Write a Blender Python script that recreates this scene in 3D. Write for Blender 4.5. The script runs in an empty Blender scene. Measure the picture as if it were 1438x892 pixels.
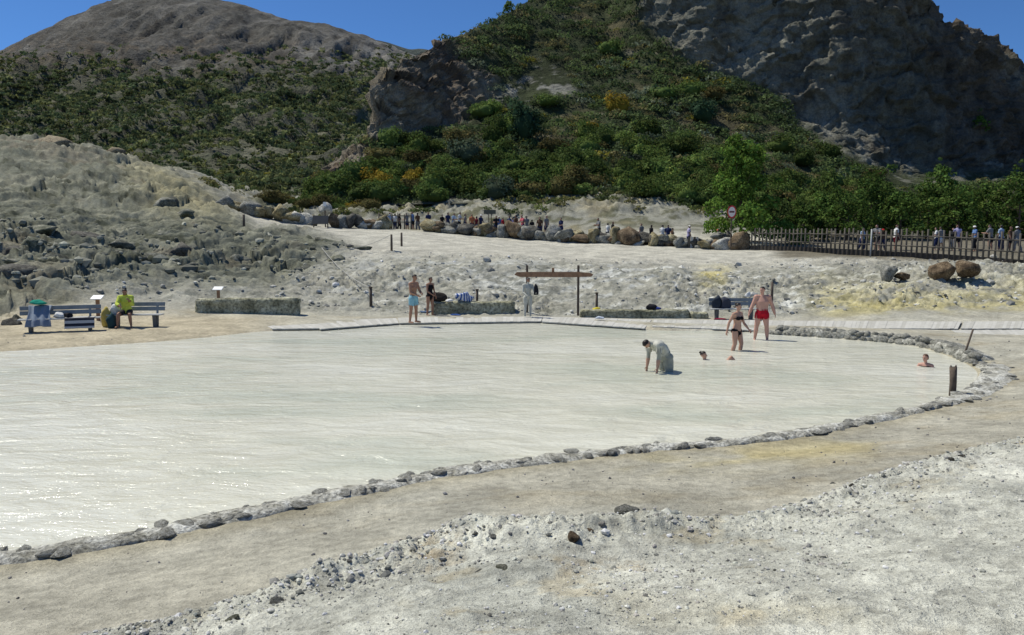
import bpy, bmesh, math, random
import numpy as np
from mathutils import Vector, Matrix, Euler

# ------------------------------------------------------------------ camera, sky, sun, exposure
scene = bpy.context.scene
COL = scene.collection
CAM_H, PITCH, FPX = 3.3, math.radians(5.6), 1107.0
cam_data = bpy.data.cameras.new('camera')
cam_data.sensor_width = 36.0
cam_data.lens = FPX / 1438.0 * 36.0
cam_data.clip_end = 6000
cam_data.clip_start = 0.1
cam = bpy.data.objects.new('camera', cam_data)
cam.location = (0, 0, CAM_H)
cam.rotation_euler = (math.pi / 2 - PITCH, 0, 0)
COL.objects.link(cam)
scene.camera = cam

SUN_DIR = Vector((-0.46, 0.24, 0.86)).normalized()      # towards the sun
SUN_EL = math.asin(SUN_DIR.z)
SUN_AZ = math.atan2(SUN_DIR.x, SUN_DIR.y)                # clockwise from +Y
world = bpy.data.worlds.new('World')
scene.world = world
world.use_nodes = True
wn = world.node_tree.nodes
wl = world.node_tree.links
wn.clear()
w_out = wn.new('ShaderNodeOutputWorld')
w_bg = wn.new('ShaderNodeBackground')
w_sky = wn.new('ShaderNodeTexSky')
w_sky.sky_type = 'NISHITA'
w_sky.sun_disc = False
w_sky.sun_elevation = SUN_EL
w_sky.sun_rotation = SUN_AZ
w_sky.altitude = 8000
w_sky.air_density = 2.0
w_sky.dust_density = 0.0
w_sky.ozone_density = 10.0
w_bg.inputs['Strength'].default_value = 0.108
w_sat = wn.new('ShaderNodeHueSaturation')
w_sat.inputs['Saturation'].default_value = 1.05
wl.new(w_sky.outputs[0], w_sat.inputs['Color'])
wl.new(w_sat.outputs[0], w_bg.inputs[0])
wl.new(w_bg.outputs[0], w_out.inputs[0])

sun_d = bpy.data.lights.new('sun', 'SUN')
sun_d.energy = 4.7
sun_d.angle = math.radians(0.5)
sun_d.color = (1.0, 0.955, 0.84)
sun = bpy.data.objects.new('sun', sun_d)
sun.rotation_euler = SUN_DIR.to_track_quat('Z', 'Y').to_euler()
sun.location = (-20, 10, 60)
COL.objects.link(sun)

scene.render.engine = 'CYCLES'
vs = scene.view_settings
vs.view_transform = 'Standard'
vs.look = 'None'
vs.exposure = 0.0
vs.gamma = 1.0
vs.use_curve_mapping = False

rng = np.random.default_rng(7)
random.seed(7)

# ------------------------------------------------------------------ survey helpers: photo bearing + distance (or height) -> place
CT, ST = math.cos(PITCH), math.sin(PITCH)
def _ray(px, py):
    u = (np.asarray(px, float) - 719.0) / FPX
    v = (446.0 - np.asarray(py, float)) / FPX
    return u, CT + v * ST, -ST + v * CT
def W(px, py, Y):
    u, dy, dz = _ray(px, py)
    t = Y / dy
    return np.array([u * t, Y + 0 * t, CAM_H + dz * t])
def G(px, py, z=0.0):
    u, dy, dz = _ray(px, py)
    t = (z - CAM_H) / dz
    return np.array([u * t, dy * t, z + 0 * t])
def proj(x, y, z):
    zz = z - CAM_H
    f = y * CT - zz * ST
    up = y * ST + zz * CT
    f = np.maximum(f, 0.05)
    return 719 + FPX * x / f, 446 - FPX * up / f

# ------------------------------------------------------------------ numpy noise
def _hash(ix, iy, iz, seed):
    h = (ix.astype(np.int64) * 374761393 + iy.astype(np.int64) * 668265263 + iz.astype(np.int64) * 2147483647 + seed * 1274126177) & 0xFFFFFFFF
    h = ((h ^ (h >> 13)) * 1274126177) & 0xFFFFFFFF
    h = ((h ^ (h >> 16)) * 2246822519) & 0xFFFFFFFF
    h = h ^ (h >> 15)
    return (h & 0xFFFFFF) / float(0xFFFFFF) * 2 - 1
def vnoise(p, seed=0):
    i = np.floor(p).astype(np.int64)
    f = p - i
    f = f * f * f * (f * (f * 6 - 15) + 10)
    r = 0
    for dx in (0, 1):
        wx = f[:, 0] if dx else 1 - f[:, 0]
        for dy in (0, 1):
            wy = f[:, 1] if dy else 1 - f[:, 1]
            for dz in (0, 1):
                wz = f[:, 2] if dz else 1 - f[:, 2]
                r = r + wx * wy * wz * _hash(i[:, 0] + dx, i[:, 1] + dy, i[:, 2] + dz, seed)
    return r
def fbm(p, octs=4, gain=0.5, lac=2.03, seed=0, ridged=False):
    a, s, tot = 1.0, 0, 0
    q = np.array(p, float)
    for o in range(octs):
        n = vnoise(q, seed + o)
        if ridged:
            n = 1 - 2 * np.abs(n)
        s = s + a * n
        tot += a
        a *= gain
        q = q * lac + 13.7
    return s / tot
def cells(p, seed=0):
    """value of the nearest Voronoi cell: fractured, blocky steps"""
    i = np.floor(p).astype(np.int64)
    best = np.full(len(p), 1e9); val = np.zeros(len(p))
    for dx in (-1, 0, 1):
        for dy in (-1, 0, 1):
            for dz in (-1, 0, 1):
                cx, cy, cz = i[:, 0] + dx, i[:, 1] + dy, i[:, 2] + dz
                d = (cx + .5 + .45 * _hash(cx, cy, cz, seed) - p[:, 0]) ** 2 + (cy + .5 + .45 * _hash(cx, cy, cz, seed + 1) - p[:, 1]) ** 2 + (cz + .5 + .45 * _hash(cx, cy, cz, seed + 2) - p[:, 2]) ** 2
                m = d < best
                best[m] = d[m]
                val[m] = _hash(cx[m], cy[m], cz[m], seed + 3)
    return val
def where(mask, fn, *arrs):
    """evaluate fn only where mask > 0"""
    out = np.zeros(len(mask)); k = mask > .001
    if k.any():
        out[k] = mask[k] * fn(*[a[k] for a in arrs])
    return out
def sstep(a, b, x):
    t = np.clip((x - a) / (b - a), 0, 1)
    return t * t * (3 - 2 * t)

# ------------------------------------------------------------------ polygons / polylines (2D)
def seg_dist(P, line):
    d = np.full(len(P), 1e9)
    for a, b in zip(line[:-1], line[1:]):
        a, b = np.array(a), np.array(b)
        ab = b - a
        t = np.clip(((P - a) @ ab) / max(ab @ ab, 1e-9), 0, 1)
        d = np.minimum(d, np.hypot(*(P - (a + t[:, None] * ab)).T))
    return d
def inside(P, poly):
    c = np.zeros(len(P), bool)
    n = len(poly)
    for i in range(n):
        x1, y1 = poly[i]
        x2, y2 = poly[(i + 1) % n]
        m = ((y1 > P[:, 1]) != (y2 > P[:, 1]))
        xi = (x2 - x1) * (P[:, 1] - y1) / ((y2 - y1) if y2 != y1 else 1e-9) + x1
        c ^= m & (P[:, 0] < xi)
    return c
def sdist(P, poly):
    d = seg_dist(P, list(poly) + [poly[0]])
    return np.where(inside(P, poly), -d, d)
def chaikin(pts, n=2, closed=False):
    pts = [np.array(p, float) for p in pts]
    for _ in range(n):
        out = [] if closed else [pts[0]]
        m = len(pts)
        for i in range(m if closed else m - 1):
            a, b = pts[i], pts[(i + 1) % m]
            out += [a * .75 + b * .25, a * .25 + b * .75]
        if not closed:
            out.append(pts[-1])
        pts = out
    return pts
def resample(pts, step):
    pts = np.array(pts)
    d = np.r_[0, np.cumsum(np.linalg.norm(np.diff(pts, axis=0), axis=1))]
    s = np.arange(0, d[-1], step)
    return np.stack([np.interp(s, d, pts[:, k]) for k in range(pts.shape[1])], 1)

# ------------------------------------------------------------------ mesh helpers
def mesh_np(name, V, F, smooth=True, col=None, uv=None):
    """F: (n,k) int array, or list of such arrays"""
    V = np.asarray(V, np.float32)
    Fs = F if isinstance(F, list) else [F]
    Fs = [np.asarray(f, np.int32) for f in Fs if len(f)]
    me = bpy.data.meshes.new(name)
    me.vertices.add(len(V))
    me.vertices.foreach_set('co', V.ravel())
    nl = sum(f.size for f in Fs)
    npoly = sum(len(f) for f in Fs)
    me.loops.add(nl)
    me.loops.foreach_set('vertex_index', np.concatenate([f.ravel() for f in Fs]))
    me.polygons.add(npoly)
    tot = np.concatenate([np.full(len(f), f.shape[1], np.int32) for f in Fs])
    st = np.r_[0, np.cumsum(tot)[:-1]].astype(np.int32)
    me.polygons.foreach_set('loop_start', st)
    me.polygons.foreach_set('loop_total', tot)
    me.polygons.foreach_set('use_smooth', np.full(npoly, smooth, bool))
    me.update(calc_edges=True)
    if col is not None:
        c = np.ones((len(V), 4), np.float32)
        c[:, :col.shape[1]] = col
        at = me.attributes.new('Col', 'FLOAT_COLOR', 'POINT')
        at.data.foreach_set('color', c.ravel())
    return me
def grid_faces(nr, nc):
    r, c = np.meshgrid(np.arange(nr - 1), np.arange(nc - 1), indexing='ij')
    i = (r * nc + c).ravel()
    return np.stack([i, i + 1, i + nc + 1, i + nc], 1)
def link(name, me, mat=None, parent=None, loc=None, rot=None, scale=None):
    o = bpy.data.objects.new(name, me)
    COL.objects.link(o)
    if me is not None and mat is not None and len(me.materials) == 0:
        for m in (mat if isinstance(mat, (list, tuple)) else [mat]):
            me.materials.append(m)
    if parent is not None:
        o.parent = parent
    if loc is not None:
        o.location = loc
    if rot is not None:
        o.rotation_euler = rot
    if scale is not None:
        o.scale = scale if hasattr(scale, '__len__') else (scale,) * 3
    return o
def tag(o, label, cat, group=None):
    o['label'] = label
    o['category'] = cat
    if group:
        o['group'] = group
    return o
def struct(o):
    o['kind'] = 'structure'
    return o
def stuff(o, label=None, cat=None):
    o['kind'] = 'stuff'
    if label:
        o['label'] = label
    if cat:
        o['category'] = cat
    return o
def empty(name, loc=(0, 0, 0), rz=0.0):
    o = bpy.data.objects.new(name, None)
    o.empty_display_size = 0.2
    COL.objects.link(o)
    o.location = loc
    o.rotation_euler = (0, 0, rz)
    return o
def own_mat(o, mat):
    """give one object of a shared mesh its own material"""
    o.material_slots[0].link = 'OBJECT'
    o.material_slots[0].material = mat
class MB:
    """collects vertices and faces of one part"""
    def __init__(s):
        s.v, s.f = [], []
    def add(s, V, F):
        b = len(s.v)
        s.v += [tuple(map(float, p)) for p in V]
        s.f += [tuple(int(i) + b for i in f) for f in F]
    def box(s, c, size, rz=0, rx=0, ry=0, bev=0.0):
        bm = bmesh.new()
        bmesh.ops.create_cube(bm, size=1.0)
        bmesh.ops.scale(bm, vec=size, verts=bm.verts)
        if bev:
            bmesh.ops.bevel(bm, geom=bm.edges[:], offset=bev, segments=1, affect='EDGES', profile=0.5)
        M = Matrix.Translation(c) @ Euler((rx, ry, rz)).to_matrix().to_4x4()
        bm.transform(M)
        bm.verts.index_update()
        s.add([v.co for v in bm.verts], [[v.index for v in f.verts] for f in bm.faces])
        bm.free()
    def tube(s, pts, r, n=8, cap=True):
        V, F = tube_geo(pts, r, n, cap)
        s.add(V, F)
    def mesh(s, name, smooth=False):
        me = bpy.data.meshes.new(name)
        me.from_pydata(s.v, [], s.f)
        if smooth:
            for p in me.polygons:
                p.use_smooth = True
        me.update()
        return me
    def build(s, name, mat, parent=None, smooth=False, **k):
        return link(name, s.mesh(name, smooth), mat, parent, **k)
def tube_geo(pts, r, n=8, cap=True):
    pts = [np.array(p, float) for p in pts]
    m = len(pts)
    rs = r if hasattr(r, '__len__') else [r] * m
    V, F = [], []
    up = np.array([0, 0, 1.0])
    for i, p in enumerate(pts):
        t = pts[min(i + 1, m - 1)] - pts[max(i - 1, 0)]
        t = t / (np.linalg.norm(t) + 1e-9)
        ref = up if abs(t[2]) < .95 else np.array([1.0, 0, 0])
        a = np.cross(t, ref); a /= np.linalg.norm(a)
        b = np.cross(t, a)
        for k in range(n):
            th = 2 * math.pi * k / n
            V.append(p + rs[i] * (a * math.cos(th) + b * math.sin(th)))
    for i in range(m - 1):
        for k in range(n):
            F.append((i * n + k, i * n + (k + 1) % n, (i + 1) * n + (k + 1) % n, (i + 1) * n + k))
    if cap:
        F.append(tuple(range(n - 1, -1, -1)))
        F.append(tuple((m - 1) * n + k for k in range(n)))
    return V, F
_ico = {}
def ico(sub):
    if sub not in _ico:
        bm = bmesh.new()
        bmesh.ops.create_icosphere(bm, subdivisions=sub, radius=1.0)
        bm.verts.index_update()
        V = np.array([v.co[:] for v in bm.verts])
        F = np.array([[v.index for v in f.verts] for f in bm.faces])
        bm.free()
        _ico[sub] = (V, F)
    V, F = _ico[sub]
    return V.copy(), F.copy()
def rock_geo(sub, seed, planes=11, rough=0.10, flat=(1, 1, .8), cut=.62):
    V, F = ico(sub)
    r_ = np.random.default_rng(seed)
    N = r_.normal(size=(planes, 3)); N /= np.linalg.norm(N, axis=1)[:, None]
    H = r_.uniform(cut, 1.0, planes)
    D = V @ N.T
    R = np.where(D > .05, H[None] / np.maximum(D, .05), 9)
    R = np.minimum(R.min(1), 1.12)
    R = R * (1 + rough * fbm(V * 2.1 + seed * 3.1, 3, .55, seed=seed))
    return V * R[:, None] * np.array(flat), F

# ------------------------------------------------------------------ materials
MATS = {}
def nodes_of(name):
    m = bpy.data.materials.new(name)
    m.use_nodes = True
    nt = m.node_tree
    for n in list(nt.nodes):
        nt.nodes.remove(n)
    out = nt.nodes.new('ShaderNodeOutputMaterial')
    bs = nt.nodes.new('ShaderNodeBsdfPrincipled')
    nt.links.new(bs.outputs[0], out.inputs[0])
    MATS[name] = m
    return m, nt, bs, out
def nd(nt, t, **k):
    n = nt.nodes.new(t)
    for a, b in k.items():
        setattr(n, a, b)
    return n
def noise_fac(nt, scale, detail=5, rough=.6, coord='Object', vec=None, dist=0.0):
    n = nd(nt, 'ShaderNodeTexNoise')
    n.inputs['Scale'].default_value = scale
    n.inputs['Detail'].default_value = detail
    n.inputs['Roughness'].default_value = rough
    n.inputs['Distortion'].default_value = dist
    if vec is None:
        tc = nd(nt, 'ShaderNodeTexCoord')
        vec = tc.outputs[coord]
    nt.links.new(vec, n.inputs['Vector'])
    return n.outputs['Fac']
def ramp(nt, fac, stops):
    r = nd(nt, 'ShaderNodeValToRGB')
    el = r.color_ramp.elements
    while len(el) < len(stops):
        el.new(.5)
    for e, (p, c) in zip(el, stops):
        e.position = p
        e.color = (c[0], c[1], c[2], 1) if hasattr(c, '__len__') else (c, c, c, 1)
    nt.links.new(fac, r.inputs[0])
    return r.outputs[0]
def mixc(nt, fac, a, b, mode='MIX'):
    m = nd(nt, 'ShaderNodeMix', data_type='RGBA', blend_type=mode)
    for s, v in ((m.inputs[0], fac), (m.inputs[6], a), (m.inputs[7], b)):
        if isinstance(v, bpy.types.NodeSocket):
            nt.links.new(v, s)
        elif hasattr(v, '__len__'):
            s.default_value = (*v, 1) if len(v) == 3 else v
        else:
            s.default_value = v
    return m.outputs[2]
def bump(nt, bs, hs, strength=.5, dist=.05):
    """hs: list of (height socket, distance)"""
    prev = None
    for h, d in hs:
        b = nd(nt, 'ShaderNodeBump')
        b.inputs['Strength'].default_value = strength
        b.inputs['Distance'].default_value = d
        nt.links.new(h, b.inputs['Height'])
        if prev is not None:
            nt.links.new(prev, b.inputs['Normal'])
        prev = b.outputs[0]
    nt.links.new(prev, bs.inputs['Normal'])
def simple(name, col, rough=.7, var=.25, scale=6.0, bmp=.004, metal=0.0, spec=.3, coord='Object', rand=0.0):
    if name in MATS:
        return MATS[name]
    m, nt, bs, out = nodes_of(name)
    f = noise_fac(nt, scale, 5, .65, coord)
    lo = [c * (1 - var) for c in col]; hi = [min(c * (1 + var), 1) for c in col]
    c = ramp(nt, f, [(.3, lo), (.7, hi)])
    if rand:
        oi = nd(nt, 'ShaderNodeObjectInfo')
        k = nd(nt, 'ShaderNodeMapRange')
        k.inputs['To Min'].default_value = 1 - rand
        k.inputs['To Max'].default_value = 1 + rand
        nt.links.new(oi.outputs['Random'], k.inputs['Value'])
        c = mixc(nt, 1.0, c, k.outputs[0], 'MULTIPLY')
    nt.links.new(c, bs.inputs['Base Color'])
    bs.inputs['Roughness'].default_value = rough
    bs.inputs['Metallic'].default_value = metal
    bs.inputs['Specular IOR Level'].default_value = spec
    if bmp:
        bump(nt, bs, [(noise_fac(nt, scale * 5, 4, .6, coord), bmp)], .8)
    return m
def earth(name, fine=1.0, b1=.06, b2=.015, var=.35, s1=.9, s2=7.0, s3=45.0):
    """ground: the mineral colour of each spot comes from the 'Col' attribute, broken up by noise"""
    m, nt, bs, out = nodes_of(name)
    at = nd(nt, 'ShaderNodeAttribute', attribute_name='Col')
    n1 = noise_fac(nt, s1, 6, .65)
    n2 = noise_fac(nt, s2, 6, .7)
    n3 = noise_fac(nt, s3, 3, .7)
    c = mixc(nt, 1.0, at.outputs['Color'], ramp(nt, n1, [(.37, 1 - var), (.63, 1 + var)]), 'MULTIPLY')
    c = mixc(nt, 1.0, c, ramp(nt, n2, [(.37, 1 - var), (.63, 1 + var)]), 'MULTIPLY')
    c = mixc(nt, 1.0, c, ramp(nt, n3, [(.37, 1 - .8 * var), (.63, 1 + .8 * var)]), 'MULTIPLY')
    nt.links.new(c, bs.inputs['Base Color'])
    bs.inputs['Roughness'].default_value = .95
    bs.inputs['Specular IOR Level'].default_value = .15
    bump(nt, bs, [(n2, b1), (n3, b2)], 1.0)
    return m
def rock_mat(name, c1, c2, c3, scale=1.6, b=.05, rough=.9):
    if name in MATS:
        return MATS[name]
    m, nt, bs, out = nodes_of(name)
    oi = nd(nt, 'ShaderNodeObjectInfo')
    tc = nd(nt, 'ShaderNodeTexCoord')
    add = nd(nt, 'ShaderNodeVectorMath', operation='ADD')
    nt.links.new(tc.outputs['Object'], add.inputs[0])
    nt.links.new(oi.outputs['Location'], add.inputs[1])
    v = add.outputs[0]
    f1 = noise_fac(nt, scale, 7, .68, vec=v)
    f2 = noise_fac(nt, scale * 7, 5, .7, vec=v)
    c = ramp(nt, f1, [(.38, c1), (.5, c2), (.62, c3)])
    c = mixc(nt, 1.0, c, ramp(nt, f2, [(.36, .4), (.5, 1.0), (.64, 1.5)]), 'MULTIPLY')
    nt.links.new(c, bs.inputs['Base Color'])
    bs.inputs['Roughness'].default_value = rough
    bs.inputs['Specular IOR Level'].default_value = .2
    bump(nt, bs, [(f1, b * 2), (f2, b)], 1.0)
    return m
def leaf_mat(name, c1, c2, rand=.35):
    m, nt, bs, out = nodes_of(name)
    at = nd(nt, 'ShaderNodeAttribute', attribute_name='Col')
    oi = nd(nt, 'ShaderNodeObjectInfo')
    k = nd(nt, 'ShaderNodeMapRange')
    k.inputs['To Min'].default_value = 1 - rand
    k.inputs['To Max'].default_value = 1 + rand
    nt.links.new(oi.outputs['Random'], k.inputs['Value'])
    f = noise_fac(nt, 1.3, 3, .6)
    c = ramp(nt, f, [(.35, c1), (.65, c2)])
    c = mixc(nt, 1.0, c, at.outputs['Color'], 'MULTIPLY')
    c = mixc(nt, 1.0, c, k.outputs[0], 'MULTIPLY')
    nt.links.new(c, bs.inputs['Base Color'])
    bs.inputs['Roughness'].default_value = .85
    bs.inputs['Specular IOR Level'].default_value = .06
    tr = nd(nt, 'ShaderNodeBsdfTranslucent')
    nt.links.new(c, tr.inputs[0])
    mx = nd(nt, 'ShaderNodeMixShader')
    mx.inputs[0].default_value = .33
    nt.links.new(bs.outputs[0], mx.inputs[1])
    nt.links.new(tr.outputs[0], mx.inputs[2])
    nt.links.new(mx.outputs[0], out.inputs[0])
    return m
# ================================================================== THE SETTING: ground, pool, hills
M_ground = earth('ground_earth', b1=.06, b2=.02, var=.20)
M_plain = simple('plain_earth', (.30, .28, .22), .95, .2, .05, 0)

# pool outline, water level z = 0 (surveyed along the shore)
shore_px = [(1385, 521), (1340, 500), (1290, 485), (1200, 477), (1100, 470), (1040, 466), (945, 464), (905, 464),
            (830, 457), (760, 453), (640, 454), (560, 456), (500, 460), (450, 462), (370, 464), (250, 478), (100, 487), (0, 494)]
near_px = [(0, 790), (70, 777), (150, 765), (280, 738), (380, 715), (460, 700), (540, 682), (600, 669), (740, 650), (870, 635), (960, 628),
           (1080, 618), (1180, 600), (1280, 578), (1340, 560), (1375, 541)]
far_pts = [G(*p)[:2] for p in shore_px]
near_pts = [G(*p)[:2] for p in near_px]
left_pts = [np.array(p) for p in ((-20, 21.5), (-24, 18), (-24, 12), (-19, 7), (-12, 5.6), (-8, 6.6))]
POOL = chaikin(far_pts + left_pts + near_pts, 2, True)
POOL = [tuple(p) for p in resample(POOL + [POOL[0]], .6)]

# ---- control heights of the near terrain
C = []
def cz(*rows):
    for px, py, z in rows: C.append(G(px, py, z))
def cy(*rows):
    for px, py, Y in rows: C.append(W(px, py, Y))
def cr(*rows):
    for r in rows: C.append(np.array(r, float))
cz((300, 800, .22), (700, 700, .22), (1100, 660, .28), (1400, 590, .22), (100, 860, .28), (1438, 500, .2), (-100, 840, .2),
   (1000, 690, .27), (1250, 630, .26), (500, 750, .22), (860, 690, .24), (1560, 540, .3))
cz((400, 870, .50), (719, 850, .72), (1000, 780, .56), (1300, 690, .58), (1438, 650, .5), (1438, 800, 1.0), (1100, 880, 1.0), (719, 892, .9),
   (600, 800, .5), (850, 745, .42), (1200, 705, .45))
cr((0, 0, 1.62), (-6, 1, .95), (7, 1, 1.75), (-12, 2, .4), (12, 5, 1.35), (14, 11, .75), (22, 20, .7), (0, -8, 1.8), (10, -8, 2), (-10, -8, 1.3),
   (-25, 5, .4), (-30, 15, .6), (30, 10, 1.5))
cz((0, 480, .12), (100, 476, .13), (230, 466, .16), (350, 456, .14), (-120, 488, .2))
cz((450, 458, .1), (560, 450, .1), (700, 446, .1), (850, 449, .1), (1000, 455, .1), (1150, 459, .12), (1300, 470, .15), (1400, 475, .15))
cz((0, 452, .3), (100, 446, .35), (250, 446, .2), (350, 446, .2))
cy((0, 420, 33), (100, 415, 34), (250, 418, 35), (350, 415, 36.5))
for px, col in {0: ((380, 39), (330, 48), (280, 56), (240, 64), (203, 74)),
                100: ((380, 40), (330, 50), (280, 60), (235, 70), (207, 78)),
                200: ((380, 41), (330, 52), (280, 62), (240, 74)),
                290: ((380, 42.5), (330, 52), (300, 59), (272, 72)),
                350: ((388, 44), (350, 50), (326, 56), (297, 70)),
                400: ((378, 43.5), (345, 51), (320, 60), (302, 72)),
                450: ((420, 37), (378, 43), (350, 50), (322, 60), (302, 73)),
                520: ((434, 36), (392, 41), (362, 46), (345, 53), (322, 66)),
                600: ((438, 35), (400, 40), (372, 44), (352, 50), (336, 58), (325, 66), (302, 75)),
                700: ((440, 35), (400, 40), (372, 44.5), (353, 52), (341, 60), (333, 66), (300, 74)),
                800: ((440, 35), (400, 40), (374, 45), (358, 52), (346, 60), (338, 64), (300, 73)),
                900: ((445, 34), (410, 38), (382, 43), (363, 50), (351, 57), (345, 61), (300, 72)),
                1000: ((444, 34), (415, 38), (391, 43), (371, 48), (358, 53), (351, 58), (315, 70)),
                1100: ((446, 34), (420, 37), (397, 41), (376, 46), (360, 51), (351, 56), (332, 66)),
                1250: ((445, 33), (425, 35.5), (402, 38.5), (387, 41), (373, 45), (363, 48.5), (352, 54), (338, 62)),
                1400: ((446, 32.5), (430, 34.5), (408, 36.8), (393, 39), (381, 42), (374, 44.5), (353, 51), (338, 60)),
                1650: ((448, 32), (430, 34), (410, 37), (396, 39), (388, 42), (380, 44), (358, 50), (340, 58)),
                2000: ((446, 32), (400, 39), (370, 50), (340, 60)),
                -250: ((480, 27), (420, 32), (370, 38), (300, 52), (250, 62), (190, 76)),
                -600: ((500, 26), (400, 34), (300, 48), (190, 72))}.items():
    cy(*[(px, a, b) for a, b in col])
cy((430, 291, 82), (700, 285, 79), (850, 281, 79), (1000, 300, 76), (1180, 328, 70), (1430, 337, 65),
   (200, 250, 95), (430, 290, 100), (800, 290, 100), (1200, 335, 95), (0, 215, 95), (1650, 338, 90))
C = np.array(C)
# thin-plate spline
def _U(r2): return np.where(r2 > 1e-9, r2 * np.log(r2 + 1e-12), 0)
_sc = 30.0
_Pc = C[:, :2] / _sc
_K = _U(((_Pc[:, None] - _Pc[None]) ** 2).sum(-1)) + np.eye(len(C)) * 2e-3
_A = np.zeros((len(C) + 3,) * 2)
_A[:len(C), :len(C)] = _K
_A[:len(C), len(C):] = np.c_[np.ones(len(C)), _Pc]
_A[len(C):, :len(C)] = _A[:len(C), len(C):].T
_wts = np.linalg.solve(_A, np.r_[C[:, 2], 0, 0, 0])
def tps(xy):
    q = xy / _sc
    out = np.zeros(len(q))
    for s in range(0, len(q), 20000):
        b = q[s:s + 20000]
        out[s:s + 20000] = _U(((b[:, None] - _Pc[None]) ** 2).sum(-1)) @ _wts[:-3] + np.c_[np.ones(len(b)), b] @ _wts[-3:]
    return out

bank_line = [G(px, py, .36)[:2] for px, py in ((-60, 950), (60, 915), (150, 890), (300, 862), (390, 838), (500, 806), (560, 776), (640, 743), (720, 738),
             (860, 727), (940, 732), (1050, 738), (1110, 717), (1200, 682), (1300, 652), (1438, 617), (1600, 580), (1900, 520))]
bank_line = chaikin(bank_line, 2)
bank_poly = [tuple(p) for p in bank_line] + [(40, 14), (40, -20), (-30, -20), (-8, 1)]
MOUND = [(-900, 470), (-60, 462), (40, 436), (150, 412), (250, 404), (330, 408), (400, 402), (450, 372), (500, 346), (420, 322), (360, 322), (330, 300), (280, 262), (200, 225), (0, 170), (-900, 120)]

CREST = [tuple(G(px, py, .45)[:2]) for px, py in ((480, 808), (560, 785), (650, 768), (740, 762), (830, 752), (900, 745))]
VPATH = [tuple(W(px, 335, Y)[:2]) for px, Y in ((530, 69), (600, 69.2), (700, 68.8), (800, 67), (900, 64.2), (1000, 61), (1040, 59.6))]
def ground_zones(x, y, z):
    px, py = proj(x, y, z)
    P = np.c_[x, y]
    PP = np.c_[px, py]
    sd = np.full(len(x), 9.0); k = (y < 37) & (x < 15) & (x > -28)
    sd[k] = sdist(P[k], POOL)
    bk = np.full(len(x), 9.0); k = y < 17
    bk[k] = sdist(P[k], bank_poly)
    md = np.full(len(x), 99.0); k = (y > 20) & (px < 620)
    md[k] = sdist(PP[k], MOUND)
    mound = sstep(14, -20, md) * (y > 20)
    slope = sstep(33.5, 35.5, y) * sstep(52, 44, y) * (1 - mound)
    return px, py, sd, bk, mound, slope
def ground_z(xy, detail=True):
    x, y = xy[:, 0], xy[:, 1]
    z0 = tps(xy)
    px, py, sd, bk, mound, slope = ground_zones(x, y, z0)
    p3 = np.c_[x, y, z0 * 0]
    z = z0 + .09 * sstep(.12, -.35, bk) * (1 + .7 * vnoise(p3 * 1.1, 40))
    if detail:
        z = z + where(sstep(40, 30, y), lambda p: .012 * fbm(p * 2.2, 4, .55, seed=1), p3)
        bank = sstep(.1, -.3, bk)
        z = z + where(bank, lambda p, b_: .06 * fbm(p * 1.5, 4, .6, seed=5) + (.03 + .05 * sstep(-1.6, -.1, b_)) * fbm(p * 7, 4, .65, seed=9), p3, bk)
        cm = sstep(.75, .1, seg_dist(np.c_[x, y], CREST)) * (bk < .3) * (y < 12) if (y < 12).any() else x * 0
        z = z + where(cm, lambda p: .05 + .11 * fbm(p * 2.4, 4, .65, seed=41, ridged=True) + .05 * fbm(p * 9, 3, .65, seed=43), p3)
        def f_slope(p):
            rs = .35 + .65 * sstep(-.3, .3, vnoise(p * .22, 17))
            return .36 * fbm(p * .55, 4, .6, seed=11) + rs * (.34 * fbm(p * np.array([1.3, 2.6, 1]), 4, .68, seed=15, ridged=True) + .14 * fbm(p * 5.5, 2, .6, seed=18, ridged=True)) - .05
        z = z + where(slope, f_slope, p3)
        def f_mound(p):
            wp = np.c_[fbm(p * .3, 2, seed=20), fbm(p * .3, 2, seed=22), p[:, 0] * 0]
            q = p + 1.4 * wp
            big = sstep(-.2, .3, vnoise(p * .13, 29))
            return (.75 * fbm(q * np.array([.16, .42, 1]), 4, .6, seed=24, ridged=True) + (.15 + .24 * big) * cells(q * np.array([.42, .75, 1]), 200) + (.08 + .10 * big) * cells(q * np.array([1.1, 1.9, 1]), 210)
                    + .24 * fbm(p * np.array([1.6, 3.2, 1]), 4, .64, seed=30, ridged=True))
        z = z + where(mound, f_mound, p3)
        plat = sstep(46, 52, y) * (1 - mound)
        z = z + where(plat, lambda p: .10 * fbm(p * .5, 3, .6, seed=31), p3)
        z = z + where(plat * sstep(70, 73.5, y), lambda p: .7 * fbm(p * .35, 4, .6, seed=33, ridged=True) + .12 * cells(p * np.array([.6, .8, 1]), 220) + .3 * fbm(p * 1.7, 3, .6, seed=36, ridged=True), p3)
    # the sunken visitor path behind the boulders
    k = (y > 48) & (y < 74)
    if k.any():
        pd = seg_dist(xy[k], VPATH)
        z[k] -= (.45 * sstep(2.3, .9, pd))
    # flat strip round the pool and the basin itself
    keep = sstep(.25, np.where(y > 24, 1.6, 2.2), sd)
    z = z * keep + (1 - keep) * np.minimum(np.maximum(z, .035), np.where(y > 24, .05, .055))
    z = np.where(sd < 0, .06 + np.maximum(sd, -.45) * .5 + np.clip(-(np.abs(sd) - .45) * .10, -.42, 0) * (sd < -.45), z)
    return z
def gz(x, y, detail=True):
    return float(ground_z(np.array([[x, y]], float), detail)[0])

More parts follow.
